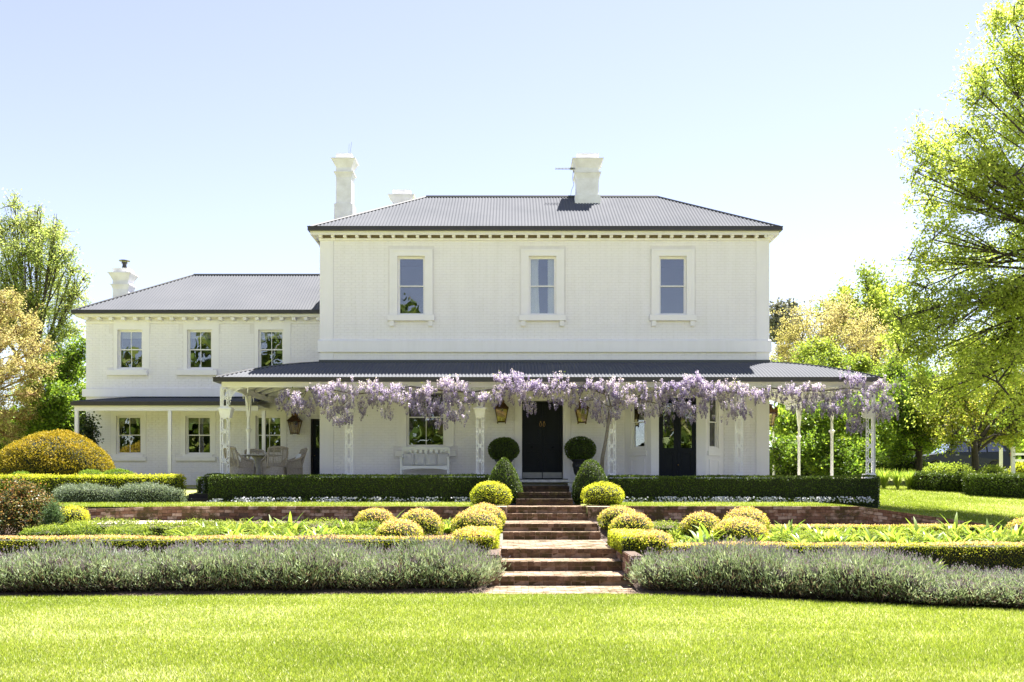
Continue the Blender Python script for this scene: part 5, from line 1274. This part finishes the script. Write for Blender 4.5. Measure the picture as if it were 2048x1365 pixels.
# ============================================================ BEDDING FLOWERS
def flowers(name, x0, x1, y, z, n, mat, label, cat, gmat, h=.10, size=.045):
    r = empty(name, ((x0+x1)/2, y, z), label, cat); w = (x1-x0)/2
    cx = rng.uniform(-w, w, max(4, n//9)); P = np.c_[cx[rng.integers(0, len(cx), n)]+rng.normal(0, .10, n), rng.normal(0, .06, n), rng.uniform(.03, h, n)]
    P = P[(np.abs(P[:,0]) < w)]
    k = len(P); N = unit(np.c_[rng.normal(0,.4,k), -np.ones(k), rng.normal(.5,.3,k)]); t1 = unit(np.cross(N, np.array([0,0,1.]))); t2 = np.cross(N, t1)
    V = []; s = size*.5
    for a in np.linspace(0, 2*math.pi, 7)[:-1]: V.append(P+(t1*math.cos(a)+t2*math.sin(a))*s*rng.uniform(.8,1.1,(k,1)))
    V = np.stack(V, 1).reshape(-1,3)
    link_mesh('blooms', np_mesh('blooms', V, np.arange(len(V)).reshape(-1,6), rng.uniform(.2,1,k)), mat, r, 'stuff')
    E = P + N*.004; V = []
    for a in np.linspace(0, 2*math.pi, 5)[:-1]: V.append(E+(t1*math.cos(a)+t2*math.sin(a))*s*.30)
    V = np.stack(V, 1).reshape(-1,3); link_mesh('bloom_eyes', np_mesh('bloom_eyes', V, np.arange(len(V)).reshape(-1,4)), M['door'], r, 'stuff')
    Q = np.c_[rng.uniform(-w, w, n*3), rng.normal(.02, .07, n*3), rng.uniform(0, h*.9, n*3)]
    leaves_obj('foliage', Q, .04, gmat, r, rng.uniform(0, .6, len(Q)), 'stuff')
flowers('flower_border', -7.9, -.95, 28.1, 1.17, 620, M['pansy'], 'border of white pansies along the foot of the left long hedge', 'flowers', M['box_dark'], .17)
flowers('flower_border', 2.85, 10.2, 28.1, 1.16, 900, M['pansy'], 'border of white pansies along the foot of the right long hedge', 'flowers', M['box_dark'], .19)
flowers('flower_border', -8.6, -8.0, 28.1, 1.15, 50, M['pansy'], 'few white flowers beside the dark timber steps', 'flowers', M['box_dark'], .14)
flowers('catmint', -9.35, -8.75, 30.0, 1.3, 240, M['violet'], 'pale violet flowers behind the timber steps', 'flowers', M['lav'], .50, .035)

# ============================================================ WISTERIA
WB = [(566,808),(591,798),(615,820),(579,790),(588,820),(603,812),(630,783),(636,802)]
for zx, zy in [(960,350),(980,430),(960,540),(1050,500),(1060,300),(1080,400),(1140,470),(1160,340),(1130,590),(1060,580),(1240,520),(1250,420),(1320,300),(1380,350),(1350,430),(1440,400),(1500,330),(1560,400),(1440,530),(1640,350),(1700,400),(1650,480),(1750,370),(1800,330),(1820,430),(1740,500),(1850,480),(1950,300),(1990,400),(1960,560),(1900,500),(1900,600)]: WB.append((420+zx/4.096, 700+zy/4.096))
for zx, zy in [(60,330),(90,420),(160,500),(200,340),(250,420),(90,270),(300,400),(150,560),(360,400),(440,340),(480,420),(540,300),(530,390),(520,230),(640,240),(620,340),(700,400),(720,480),(680,330),(800,290),(850,370),(760,320),(960,240),(1000,310),(900,330),(960,420),(1040,420),(1080,340),(1150,330),(1150,460),(1240,290),(1260,400),(1300,450),(1250,520),(1330,500),(1340,590),(1340,320),(1420,290),(1430,380),(1440,460),(1420,540),(1500,420),(1560,340),(1600,430),(1640,330),(1700,420),(1760,370),(1740,510),(1840,370),(1850,450),(1920,370),(1950,520),(2000,480),(2020,300),(1880,300)]: WB.append((880+zx/4.096, 700+zy/4.096))
for zx, zy in [(60,580),(230,520),(250,400),(330,350),(380,340),(300,450),(290,560),(330,620),(380,450),(440,400),(450,500),(440,580),(500,400),(500,470),(560,420),(590,460),(630,530),(700,430),(710,560),(670,610),(750,600),(700,380),(770,430),(850,500),(900,460),(960,460),(1050,470),(1130,420),(1180,430),(1240,510),(1200,560),(1290,420),(1320,500),(1330,560),(1380,400),(1420,480),(1480,500),(1430,560),(1490,590),(1560,480),(1530,600),(1600,440),(1640,330),(1680,330),(1620,530),(1650,600),(1670,680),(1690,720),(1720,480),(1740,550),(1800,420),(1880,380),(1920,470),(1850,560),(1940,390),(1960,540),(1890,620),(1940,610)]: WB.append((1300+zx/4.096, 680+zy/4.096))
wt = empty('wisteria', (PX(1205,29.2), 29.2, 1.16), 'long wisteria in lilac bloom trained along the verandah beam', 'climber')
WI = Matrix.Translation((-PX(1205,29.2), -29.2, -1.16))
def raceme(n=34, L=.20, r=.050):
    t = rng.uniform(0, 1, n)**.8; rr = r*(1-t)**.6*rng.uniform(.6, 1.1, n)+.004; a = rng.uniform(0, 2*math.pi, n)
    return np.c_[rr*np.cos(a), rr*np.sin(a), -L*t], t
for k, (px, py) in enumerate(WB):
    D = 29.55 if py > 775 else 29.42
    D += random.uniform(-.34, .12) if py > 775 else random.uniform(-.16, .0)
    c = np.array(PT(px, py-3, D)); Ps, Ts = [], []; nr = random.randint(12, 17); shade = random.uniform(-.1, .12)
    for j in range(nr):
        o_ = rng.normal(size=3)*np.array([.14, .12, .085]); L = random.choice([random.uniform(.12, .20), random.uniform(.2, .29)])
        p, t = raceme(int(30+L*90), L); Ps.append(p+c+o_+np.array([0,0,L*.45])); Ts.append(.36+.46*(1-t)+rng.normal(0,.17,len(t))+shade)
    P = np.concatenate(Ps); T = np.concatenate(Ts); T = np.where(rng.uniform(size=len(T)) < .03, 1, np.clip(T, 0, .95))
    V, Fq = leaf_arrays(P, .033, .85)
    o = link_mesh('flower_cluster', np_mesh('flower_cluster', V, Fq, T), M['petal'], wt); o.matrix_parent_inverse = WI
tr = MB().tube([PT(1203,948,29.35), PT(1205,915,29.35), PT(1212,880,29.35), PT(1217,845,29.4), PT(1222,815,29.45), PT(1216,790,29.6), PT(1200,772,29.75)], [.065,.055,.05,.05,.045,.04,.03], 8)
o = tr.build('trunk', M['bark_grey'], wt, smooth=True); o.matrix_parent_inverse = WI
mb = MB()
def vine(pts, r): mb.tube([PT(p[0]+random.uniform(-2,2), p[1]+random.uniform(-1.5,1.5), p[2] if len(p) > 2 else 29.75) for p in pts], [r*(1.1-.6*i/len(pts)) for i in range(len(pts))], 5)
vine([(1222,815,29.45),(1240,808),(1262,798),(1290,786),(1330,778),(1380,775),(1430,780),(1475,788),(1510,782),(1545,776),(1580,780),(1640,782),(1700,778),(1742,780)], .032)
vine([(1216,790,29.6),(1180,778),(1120,775),(1060,782),(1000,778),(940,784),(880,780),(820,775),(760,782),(710,790),(660,779),(615,778),(590,800)], .030)
vine([(1222,815,29.45),(1190,800,29.4),(1165,805,29.4)], .02); vine([(1262,798),(1300,806),(1345,812),(1370,808)], .018); vine([(1430,780),(1460,800),(1475,818),(1490,826)], .016)
vine([(710,790),(690,806),(672,822),(690,838)], .014); vine([(615,778),(600,805),(575,812),(562,822)], .012); vine([(1640,782),(1652,812),(1668,850)], .012); vine([(1742,780),(1765,800),(1770,830)], .012)
for k in range(46):
    px, py = random.choice(WB); mb.tube([PT(px, 782, 29.7), PT(px+random.uniform(-8,8), (py+782)/2, 29.6), PT(px+random.uniform(-14,14), py+random.uniform(-2,14), 29.5)], .006, 3, cap=False)
o = mb.build('stems', M['bark_grey'], wt); o.matrix_parent_inverse = WI
P = np.array([PT(p[0]+random.uniform(-16,16), p[1]+random.uniform(-16,8), 29.5+random.uniform(-.2,.15)) for p in WB for _ in range(4)])
o = leaves_obj('young_leaves', P, .06, M['lime'], wt, rng.uniform(.2,.8,len(P)), 'stuff'); o.matrix_parent_inverse = WI

# ============================================================ GRASS
def grass(name, n, fx, fy, fz, h, w, label, keep=None):
    y = fy(n); x = fx(n, y); z = fz(x, y)
    if keep is not None: k = keep(x, y); x, y, z = x[k], y[k], z[k]
    n = len(x); a = rng.uniform(0, 2*math.pi, n); hh = h*rng.uniform(.55, 1.25, n)*(1+.18*fnoise(np.c_[x, y, x*0], .9, 2)); ww = w*rng.uniform(.6, 1.3, n)
    c = np.c_[x, y, z]; s = np.c_[np.cos(a), np.sin(a), 0*a]*ww[:,None]*.5; ln = rng.normal(0, .45, (n, 2))*hh[:,None]
    V = np.stack([c-s, c+s, c+np.c_[ln, hh]], 1).reshape(-1,3)
    tone = rng.uniform(.1, .85, n) + .22*fnoise(np.c_[x, y, x*0], .7, 1) + .10*fnoise(np.c_[x, y, x*0], 3.1, 4) + .05*np.sin(y*3.0+.3*np.sin(x*.5)) + np.where(rng.uniform(size=n) < .08, .5, 0)  # last term: a few random blades have a pale glint painted into their colour
    o = link_mesh(name, np_mesh(name, V, np.arange(3*n).reshape(n,3), np.clip(tone, 0, 1)), M['grass'], None, 'stuff'); return tag(o, label, 'grass')
grass('grass', 520000, lambda n, y: rng.uniform(-1, 1, n)*(y*.535+.5), lambda n: 8.0+7.5*rng.uniform(0, 1, n)**1.15, lambda x, y: x*0, .034, .0075, 'mown bright green grass of the near lawn', lambda x, y: y < lawn_edge(x)+.02*fnoise(np.c_[x, y, x*0], 9)+.03)
grass('grass', 90000, lambda n, y: rng.uniform(-12.5, 10.6, n), lambda n: 24.66+3.5*rng.uniform(0, 1, n)**2, g_up, .05, .011, 'narrow strip of grass between the brick wall and the long hedges', lambda x, y: ((x < -.62) | (x > 2.45)))
grass('grass', 230000, lambda n, y: 9.0+(y*.53+2-9.0)*rng.uniform(0, 1, n), lambda n: 24.7+17*rng.uniform(0, 1, n)**1.2, g_up, .055, .014, 'shaded sloping lawn at the right beyond the brick wall')

# ============================================================ TREES
# right: large oak whose trunk stands beyond the frame
DO = 31.0
ob = [Bl(2030,50,75,DO), Bl(1990,130,70,DO,1), Bl(1968,190,58,DO,-1), Bl(2020,210,80,DO,1.5), Bl(1925,255,52,DO,.5), Bl(1850,300,58,DO,0), Bl(1900,320,55,DO,-1), Bl(1965,325,75,DO,1), Bl(2030,350,85,DO,-1),
      Bl(1832,345,42,DO,-.5), Bl(1860,400,45,DO,1), Bl(1935,420,55,DO,0), Bl(2010,460,75,DO,1), Bl(1865,480,50,DO,-.5), Bl(1915,530,55,DO,1), Bl(1850,575,50,DO,0), Bl(1980,570,75,DO,-1), Bl(2040,590,80,DO,1),
      Bl(1845,640,60,DO,.5), Bl(1905,650,70,DO,-1.2), Bl(1980,680,80,DO,.6), Bl(1840,710,60,DO,0), Bl(1915,740,70,DO,1), Bl(1995,765,80,DO,-1), Bl(2045,700,70,DO,1),
      Bl(1815,520,42,DO,.4), Bl(1800,640,46,DO,-.4), Bl(1800,705,46,DO,.4), Bl(1860,790,55,DO,0), Bl(2120,120,95,DO), Bl(2140,300,110,DO,2), Bl(2140,480,100,DO,-1), Bl(2140,640,100,DO,1), Bl(2230,200,110,DO,-1.5), Bl(2300,400,120,DO,1), Bl(2420,300,110,DO), Bl(2400,540,110,DO)]
tx_, tz_ = PX(2290, DO), float(g_up(PX(2290, DO), DO))
tree('oak_tree', (tx_, DO, tz_-.1), (tx_-.5, DO, PZ(520, DO)), ob, M['oak'], M['bark'], 'tall spring oak at the right edge, its branches reaching in over the lawn', group=None, r0=.38, nl=120000, leaf=.095, subs=11, spread=.30, limbr=.055, fill=.6, twig=.007,
     limb_pts=[(tx_-.1, DO, PZ(640,DO)), (tx_-.2, DO, PZ(560,DO)), (tx_-.4, DO, PZ(500,DO)), (tx_-.45, DO, PZ(430,DO))])
DT = 41.0
tree('small_tree', (PX(1952,DT), DT, float(g_up(PX(1952,DT), DT))-.05), PT(1948,880,DT), [Bl(1880,830,55,DT,1), Bl(1930,790,60,DT,0), Bl(1985,800,60,DT,-1), Bl(2035,790,62,DT,1), Bl(1905,870,42,DT,-1), Bl(1975,865,45,DT,1), Bl(2030,860,45,DT,0), Bl(1890,760,55,DT,1.5), Bl(1960,740,60,DT,2), Bl(2030,720,70,DT,2), Bl(2090,800,60,DT,0), Bl(2100,740,60,DT,1)],
     M['olive'], M['bark'], 'small spreading tree with a dark forked trunk in front of the parked car', r0=.16, nl=34000, leaf=.10, subs=10, spread=.26, limbr=.05, fill=.7)
D2 = 43.5
tree('small_tree', (PX(1838,D2), D2, float(g_up(PX(1838,D2), D2))-.05), PT(1838,890,D2), [Bl(1800,850,52,D2,0), Bl(1845,820,55,D2,1), Bl(1790,800,50,D2,-1), Bl(1840,770,55,D2,0), Bl(1870,860,36,D2,-1), Bl(1790,900,30,D2,0), Bl(1860,895,22,D2,0), Bl(1800,750,55,D2,1)],
     M['maple'], M['bark'], 'dark green bushy tree at the nose of the parked car', r0=.18, nl=26000, leaf=.11, subs=10, spread=.28, limbr=.05, fill=.8)
DM = 40.0
tree('maple_tree', (PX(1628,DM), DM, float(g_up(PX(1628,DM), DM))-.05), PT(1632,880,DM), [Bl(1575,850,52,DM,1), Bl(1640,835,60,DM,0), Bl(1700,850,55,DM,1), Bl(1600,900,48,DM,-1.2), Bl(1670,895,50,DM,-1), Bl(1725,910,42,DM,-.5), Bl(1555,920,40,DM,0), Bl(1740,820,50,DM,1), Bl(1640,935,38,DM,-1.5), Bl(1700,940,36,DM,-1.5), Bl(1745,870,50,DM,2), Bl(1590,790,55,DM,2.5), Bl(1690,785,60,DM,2.5)],
     M['maple'], M['bark'], 'layered green maple filling the view through the right verandah posts', r0=.15, nl=42000, leaf=.12, subs=11, spread=.26, limbr=.05, fill=.8, flat=.7)
DL = 47.0
for (px, bl, lb) in ((1640, [Bl(1635,700,34,DL), Bl(1605,725,36,DL,1), Bl(1665,725,38,DL), Bl(1635,745,48,DL,-1), Bl(1585,755,38,DL), Bl(1625,790,55,DL), Bl(1560,740,26,DL)], 'lime green dome-shaped tree just above the right end of the verandah roof'),
                     (1725, [Bl(1722,728,26,DL), Bl(1700,750,32,DL,1), Bl(1748,752,34,DL), Bl(1722,785,48,DL,-1)], 'smaller lime green tree above the verandah corner, right of the dome-shaped one')):
    tree('lime_tree', (PX(px,DL), DL, 2.0), PT(px,820,DL), bl, M['lime'], M['bark'], lb, r0=.12, nl=15000 if px < 1700 else 9000, leaf=.12, subs=12, spread=.26, limbr=.04, fill=.8, flat=.8)
DBZ = 58.0
tree('bronze_tree', (PX(1660,DBZ), DBZ, 2.3), PT(1655,790,DBZ), [Bl(1590,655,45,DBZ), Bl(1640,630,48,DBZ,2), Bl(1690,635,50,DBZ), Bl(1735,660,48,DBZ,1), Bl(1610,700,55,DBZ,2), Bl(1670,690,60,DBZ,-1), Bl(1735,710,55,DBZ), Bl(1575,700,40,DBZ,1), Bl(1775,690,50,DBZ,1), Bl(1780,740,55,DBZ), Bl(1700,750,50,DBZ), Bl(1570,745,45,DBZ)],
     M['bronze'], M['bark'], 'hazy yellow-bronze tree behind the lime green domes at the right', r0=.3, nl=34000, leaf=.11, subs=14, spread=.2, limbr=.05, fill=.75, twig=.012)
DY = 64.0
tree('green_tree', (PX(1730,DY), DY, 2.4), PT(1730,760,DY), [Bl(1690,590,40,DY), Bl(1735,575,42,DY,1), Bl(1665,625,35,DY), Bl(1775,595,40,DY), Bl(1710,620,50,DY,-1), Bl(1790,650,55,DY), Bl(1750,640,50,DY)],
     M['lime'], M['bark'], 'yellow-green tree showing its top behind the bronze tree', r0=.3, nl=14000, leaf=.19, subs=10, spread=.25, limbr=.05)
DG = 95.0
tree('gum_tree', (PX(1565,DG), DG, 2.6), PT(1562,720,DG), [Bl(1558,628,22,DG), Bl(1580,622,18,DG,1), Bl(1548,650,20,DG), Bl(1585,650,22,DG), Bl(1562,665,22,DG)],
     M['gum'], M['bark'], 'distant grey gum tree just right of the house wall', r0=.4, nl=5000, leaf=.32, subs=8, spread=.25, limbr=.08)
# left
DW = 50.0
tree('willow_tree', (PX(60,DW), DW, 1.6), PT(70,690,DW), [Bl(45,445,42,DW), Bl(85,470,45,DW,1), Bl(5,470,45,DW), Bl(120,505,38,DW), Bl(50,510,55,DW,-1), Bl(145,545,32,DW), Bl(100,550,48,DW,1), Bl(20,560,55,DW), Bl(155,590,30,DW), Bl(75,600,55,DW), Bl(130,620,38,DW), Bl(10,630,55,DW), Bl(60,660,55,DW,1), Bl(135,670,40,DW), Bl(-50,500,60,DW), Bl(-50,600,60,DW), Bl(30,415,28,DW), Bl(75,425,25,DW), Bl(110,455,28,DW), Bl(165,560,20,DW), Bl(120,720,45,DW)],
     M['willow'], M['bark'], 'tall pale green willow-like tree at the left behind the wing', r0=.3, nl=42000, leaf=.13, subs=12, spread=.22, limbr=.07, fill=.75, aspect=.4, droop=.0)
DZ = 38.5
tree('bronze_tree', (PX(-140,DZ), DZ, 1.3), PT(-100,800,DZ), [Bl(10,610,45,DZ), Bl(50,650,45,DZ,1), Bl(15,690,50,DZ), Bl(85,690,36,DZ), Bl(50,735,42,DZ,-1), Bl(100,735,26,DZ), Bl(5,765,50,DZ), Bl(60,790,34,DZ), Bl(10,830,42,DZ), Bl(-60,650,60,DZ), Bl(-60,760,60,DZ), Bl(25,875,34,DZ), Bl(60,840,25,DZ)],
     M['bronze'], M['bark_orange'], 'bronze-leaved tree with orange limbs at the left edge', r0=.2, nl=32000, leaf=.07, subs=12, spread=.22, limbr=.06, fill=.7)
DS = 40.0
tree('green_shrub', (PX(105,DS), DS, 1.5), PT(105,860,DS), [Bl(110,750,40,DS), Bl(148,740,34,DS,1), Bl(75,790,42,DS), Bl(125,795,42,DS,-1), Bl(155,800,34,DS,0), Bl(100,840,45,DS,-1), Bl(150,850,34,DS), Bl(60,850,45,DS), Bl(20,890,45,DS), Bl(155,700,28,DS), Bl(140,890,40,DS)],
     M['maple'], M['bark'], 'large fresh green shrub between the bronze tree and the wing', cat='shrub', r0=.12, nl=30000, leaf=.12, subs=10, spread=.28, limbr=.04, fill=.85)
DC = 34.9
tree('evergreen_climber', (PX(178,DC), DC, 1.5), PT(172,880,DC), [Bl(168,838,18,DC), Bl(175,860,22,DC), Bl(184,884,17,DC), Bl(162,875,26,DC), Bl(190,862,10,DC)],
     M['dark_leaf'], M['bark'], 'dark leathery shrub by the left porch post against the wing wall', cat='shrub', r0=.03, nl=1600, leaf=.10, subs=8, spread=.3, limbr=.015, twig=.006, fill=.9)
DR = 22.3
tree('bronze_tip_bush', (PX(45,DR), DR, .5), PT(45,1040,DR), [Bl(40,990,32,DR), Bl(75,1000,30,DR,.2), Bl(10,1010,32,DR), Bl(50,1025,38,DR,-.2), Bl(95,1010,22,DR), Bl(20,1045,34,DR,-.3), Bl(75,1045,26,DR,-.2), Bl(-25,1015,38,DR), Bl(-20,1050,32,DR), Bl(55,975,18,DR), Bl(110,1022,14,DR), Bl(60,1060,24,DR)],
     M['redtip'], M['bark'], 'rounded bush with bronze-red new tips at the left of the parterre', cat='shrub', r0=.05, nl=14000, leaf=.055, subs=9, spread=.32, limbr=.02, twig=.005, fill=.95)
DK = 21.9
tree('soft_conifer_bush', (PX(106,DK), DK, .5), PT(106,1052,DK), [Bl(103,1025,16,DK), Bl(112,1040,18,DK), Bl(98,1045,16,DK), Bl(108,1012,10,DK)],
     M['blueconifer'], M['bark'], 'small feathery green conifer between the bronze-tipped bush and the golden ball', cat='shrub', r0=.03, nl=3800, leaf=.06, subs=8, spread=.3, limbr=.012, twig=.004, fill=.95, aspect=.2)
# low hedge with rounded shrubs in front of the car
def gz(px, D): return float(g_up(PX(px, D), D))
for (a, b, D, top, lb) in ((1832,1945,38.0,946,'low clipped hedge in tree shade at the right, left of the forked trunk'), (1945,2060,37.0,950,'low clipped hedge in tree shade running off the right edge')):
    hedge('shade_hedge', PX(a,D), PX(b,D), D, D+.8, min(gz(a,D),gz(b,D))-.05, PZ(top,D), M['box_dark'], lb, 'hedge', 'low hedges under the trees', leaf=.07, dens=900, tipk=.5, rag=.04, loose=.05)
for (px, top, w, D, lb) in ((1882,928,72,38.9,'bright rounded shrub behind the shade hedge at its left end'), (1918,932,56,38.6,'light green rounded shrub left of the forked trunk'), (1985,936,60,38.4,'light green rounded shrub right of the forked trunk'), (2042,928,44,42.5,'golden shrub below the white rail fence')):
    revshrub('round_shrub', (PX(px,D), D, gz(px,D)-.05), ball_prof(w*D/F/2, PZ(top,D)-gz(px,D)+.05), M['lime' if px != 2042 else 'box_gold'], lb, 'shrub', 'rounded shrubs by the shade hedge', leaf=.08, dens=900, tipk=.2, rag=.06, lump=.06)
V, Fq, tn = rosette(300, .9, .022, 1.05, rows=4, curl=.5); gm = np_mesh('leaves', V, Fq, tn); gm.materials.append(M['strap'])
for (px, D, top, lb) in ((1768,38.2,922,'bright grassy clump beside the verandah corner, the left one'), (1795,38.0,925,'bright grassy clump left of the shade hedge, the middle one'), (1818,38.4,922,'bright grassy clump left of the shade hedge, the right one'), (1750,39,926,'bright grassy clump half hidden by the corner column')):
    clump(px, top, D, gz(px,D)-.05, lb, s=.95, name='grass_clump', group='grassy clumps beyond the verandah', me=gm)

# ============================================================ PARKED CAR, FENCE, POSTS
DCAR = 51.0; cz_ = PZ(951, DCAR)
car = empty('parked_car', (PX(1916,DCAR), DCAR, cz_), 'dark blue-grey large wagon parked under the trees, nose to the left', 'car')
prof = [(-2.35,.35),(-2.42,.55),(-2.40,.80),(-2.30,.96),(-1.35,1.10),(-1.05,1.14),(-.45,1.66),(-.2,1.74),(1.1,1.77),(1.9,1.72),(2.28,1.25),(2.40,1.05),(2.42,.6),(2.36,.36)]
def arch_pts(cx, r=.40): return [(cx+r*math.cos(a), .36+r*math.sin(a)) for a in np.linspace(0, math.pi, 9)]
under = [(1.95,.30)]+arch_pts(1.50)+[(1.05,.28),(-1.05,.28)]+arch_pts(-1.50)+[(-2.0,.30)]
loop = prof + under[::1]
mb = MB(); n = len(loop)
def wy(z): return .94 if z < 1.05 else .94-.20*(z-1.05)/.7
mb.v = [(x, -wy(z), z) for x, z in loop] + [(x, wy(z), z) for x, z in loop]
mb.f = [tuple(range(n)), tuple(reversed(range(n, 2*n)))] + [(i, i+n, (i+1) % n+n, (i+1) % n) for i in range(n)]
mb.build('body', M['car'], car, bevel=.03)
for (pts) in ([(-.93,1.16),(-.42,1.62),(.12,1.66),(.12,1.16)], [(.20,1.16),(.20,1.66),(1.02,1.67),(1.02,1.16)], [(1.10,1.16),(1.10,1.67),(1.78,1.63),(2.02,1.2)]):
    for sg in (-1, 1): MB().add([(x, sg*(wy(z)+.012), z) for x, z in pts], [(0,1,2,3)]).build('window', M['carglass'], car)
MB().add([(-1.07,-.75,1.15),(-1.07,.75,1.15),(-.47,.68,1.66),(-.47,-.68,1.66)], [(0,1,2,3)]).build('windscreen', M['carglass'], car)
for cx in (-1.5, 1.5):
    for sg in (-1, 1):
        w_ = bpy.data.objects.new('wheel', None); C.objects.link(w_); w_.parent = car; w_.location = (cx, sg*.82, .36); w_.rotation_euler.x = R(90)
        MB().lathe([(.20,-.11),(.34,-.12),(.37,-.09),(.37,.09),(.34,.12),(.20,.11)], 24).build('tyre', M['tyre'], w_, smooth=True)
        mb = MB().lathe([(.23,-.1),(.25,-.115),(.25,.115),(.23,.1)], 24)
        for k in range(5): a = k*2*math.pi/5; mb.tube([(0,0,sg*.10),(.23*math.cos(a),.23*math.sin(a),sg*.10)], .03, 4)
        mb.build('rim', M['rim'], w_)
MB().box(-2.40,-2.15,-.93,-.70,.80,.93).build('headlight', M['lamp'], car); MB().box(2.22,2.40,-.93,-.78,.95,1.15).build('tail_light', M['redlamp'], car)
MB().box(-.86,-.66,-1.12,-.96,1.12,1.26).build('mirror', M['car'], car); MB().tube([(-.2,-.66,1.80),(1.5,-.66,1.80)], .02, 5).tube([(-.2,.66,1.80),(1.5,.66,1.80)], .02, 5).build('roof_rails', M['wire'], car)
MB().box(-.55,-.38,-.97,-.955,1.0,1.03).box(.45,.62,-.97,-.955,1.0,1.03).build('door_handles', M['rim'], car)
DF = 54.0; fx = PX(2010, DF); fzb = PZ(948, DF)
fe = empty('white_fence', (fx, DF, fzb), 'white timber post and rail fence beyond the car at the right edge', 'fence')
for k in range(4): box(-.08+k*1.9, .08+k*1.9, -.08, .08, 0, 1.25).build('post', M['white'], fe)
for k in range(3): box(-.3, 6.2, -.13, -.081, .32+k*.34, .44+k*.34).build('rail', M['white'], fe)
for (px, D, top, bot, w, lb) in ((2026, 41.5, 893, 959, .13, 'thick cream timber post standing in the shade hedge at the right'), (2002, 44, 896, 950, .11, 'slim cream timber post behind the golden shrub at the right')):
    tag(MB().frus(0, 0, 0, PZ(top,D)-PZ(bot,D), w/2, w/2, w/2, w/2).build('timber_post', M['trim']), lb, 'post', 'cream posts at the right').location = (PX(px,D), D, PZ(bot,D))
# ============================================================ FAR WOODLAND, AND THE TREES ACROSS THE LAWN THAT THE WINDOWS REFLECT
def wood(name, spots, nper, leaf, mat, label):
    P = []
    for (x, y, z, r, h) in spots:
        d = unit(rng.normal(size=(nper, 3))); k = rng.uniform(.55, 1, nper)[:,None]
        P.append(np.array([x, y, z+h*.5]) + d*k*np.array([r, r, h*.55])*(1+.25*fnoise(d, 3, x)[:,None]))
    P = np.concatenate(P); o = leaves_obj(name, P, leaf, mat, None, rng.uniform(0, 1, len(P)), 'stuff', aspect=.8)
    return tag(o, label, 'trees')
sp = [(x, random.uniform(95,115), 2, random.uniform(5,7), random.uniform(7,10)) for x in np.arange(36, 90, 6)] + [(x, random.uniform(72,84), 2, random.uniform(4,5), random.uniform(5,7)) for x in np.arange(24, 60, 5)]
wood('far_woodland', sp, 2200, .75, M['maple'], 'far belt of trees closing the view behind the car')
sp = [(x, random.uniform(75,95), 2, random.uniform(5,7), random.uniform(6,8)) for x in np.arange(-75, -26, 6)]
wood('far_woodland', sp, 1800, .7, M['maple'], 'far belt of trees behind the willow at the left')
sp = []
for x in np.arange(-70, 48, 6.5):
    h = random.uniform(16, 21) if x < -24 else (random.uniform(19, 22) if -19 < x < -9 else random.uniform(7, 11))
    sp.append((float(x), random.uniform(-39,-33), 0, random.uniform(4,6), h))
wood('woodland_across_lawn', sp, 2000, .9, M['box_dark'], 'dense belt of trees across the lawn, seen only as reflections in the window panes')

for (px, top, w, lb) in ((1556,905,60,'dark green understory shrub right beside the house corner'), (1606,912,62,'dark green understory shrub seen left of the middle side post'), (1658,908,66,'dark green understory shrub seen beside the right side post'), (1712,914,60,'dark green understory shrub seen left of the corner column'), (1760,918,58,'dark green understory shrub right of the corner column behind the grass'), (1815,916,70,'dark green understory shrub behind the nose of the car')):
    D = 44.5; revshrub('dark_shrub', (PX(px,D), D, 2.0), ball_prof(w*D/F/2, PZ(top,D)-2.0), M['box_dark'], lb, 'shrub', 'dark shrubs under the maples', leaf=.10, dens=550, tipk=.2, rag=.10, lump=.12)

# leafy filling between the low hedges
for (xa, xb, ya, yb, lb) in ((-8.4, -1.3, 18.4, 22.4, 'leafy perennials filling the left parterre bed between the low hedges'), (2.9, 11.5, 18.0, 22.4, 'leafy perennials filling the right parterre bed between the low hedges')):
    n = 16000; cx = rng.uniform(xa, xb, 170); cy = rng.uniform(ya, yb, 170); ch = rng.uniform(.08, .30, 170); k = rng.integers(0, 170, n)
    a = rng.uniform(0, 2*math.pi, n); rr = np.sqrt(rng.uniform(0, 1, n))*.24; hz = ch[k]*(1-(rr/.26)**2)*rng.uniform(.5, 1.05, n)
    x = cx[k]+rr*np.cos(a); y = cy[k]+rr*np.sin(a); P = np.c_[x, y, g_low(x, y)+hz+.02]
    V, Fq = leaf_arrays(P, .085, .42, along=np.c_[np.cos(a)*.7, np.sin(a)*.7, np.full(n, .9)], jit=.35)
    tag(link_mesh('bed_planting', np_mesh('bed_planting', V, Fq, np.clip(rng.uniform(0,.8,n)+.25*np.sin(k*1.7), 0, 1)), M['box_lime'], None, 'stuff'), lb, 'plants')
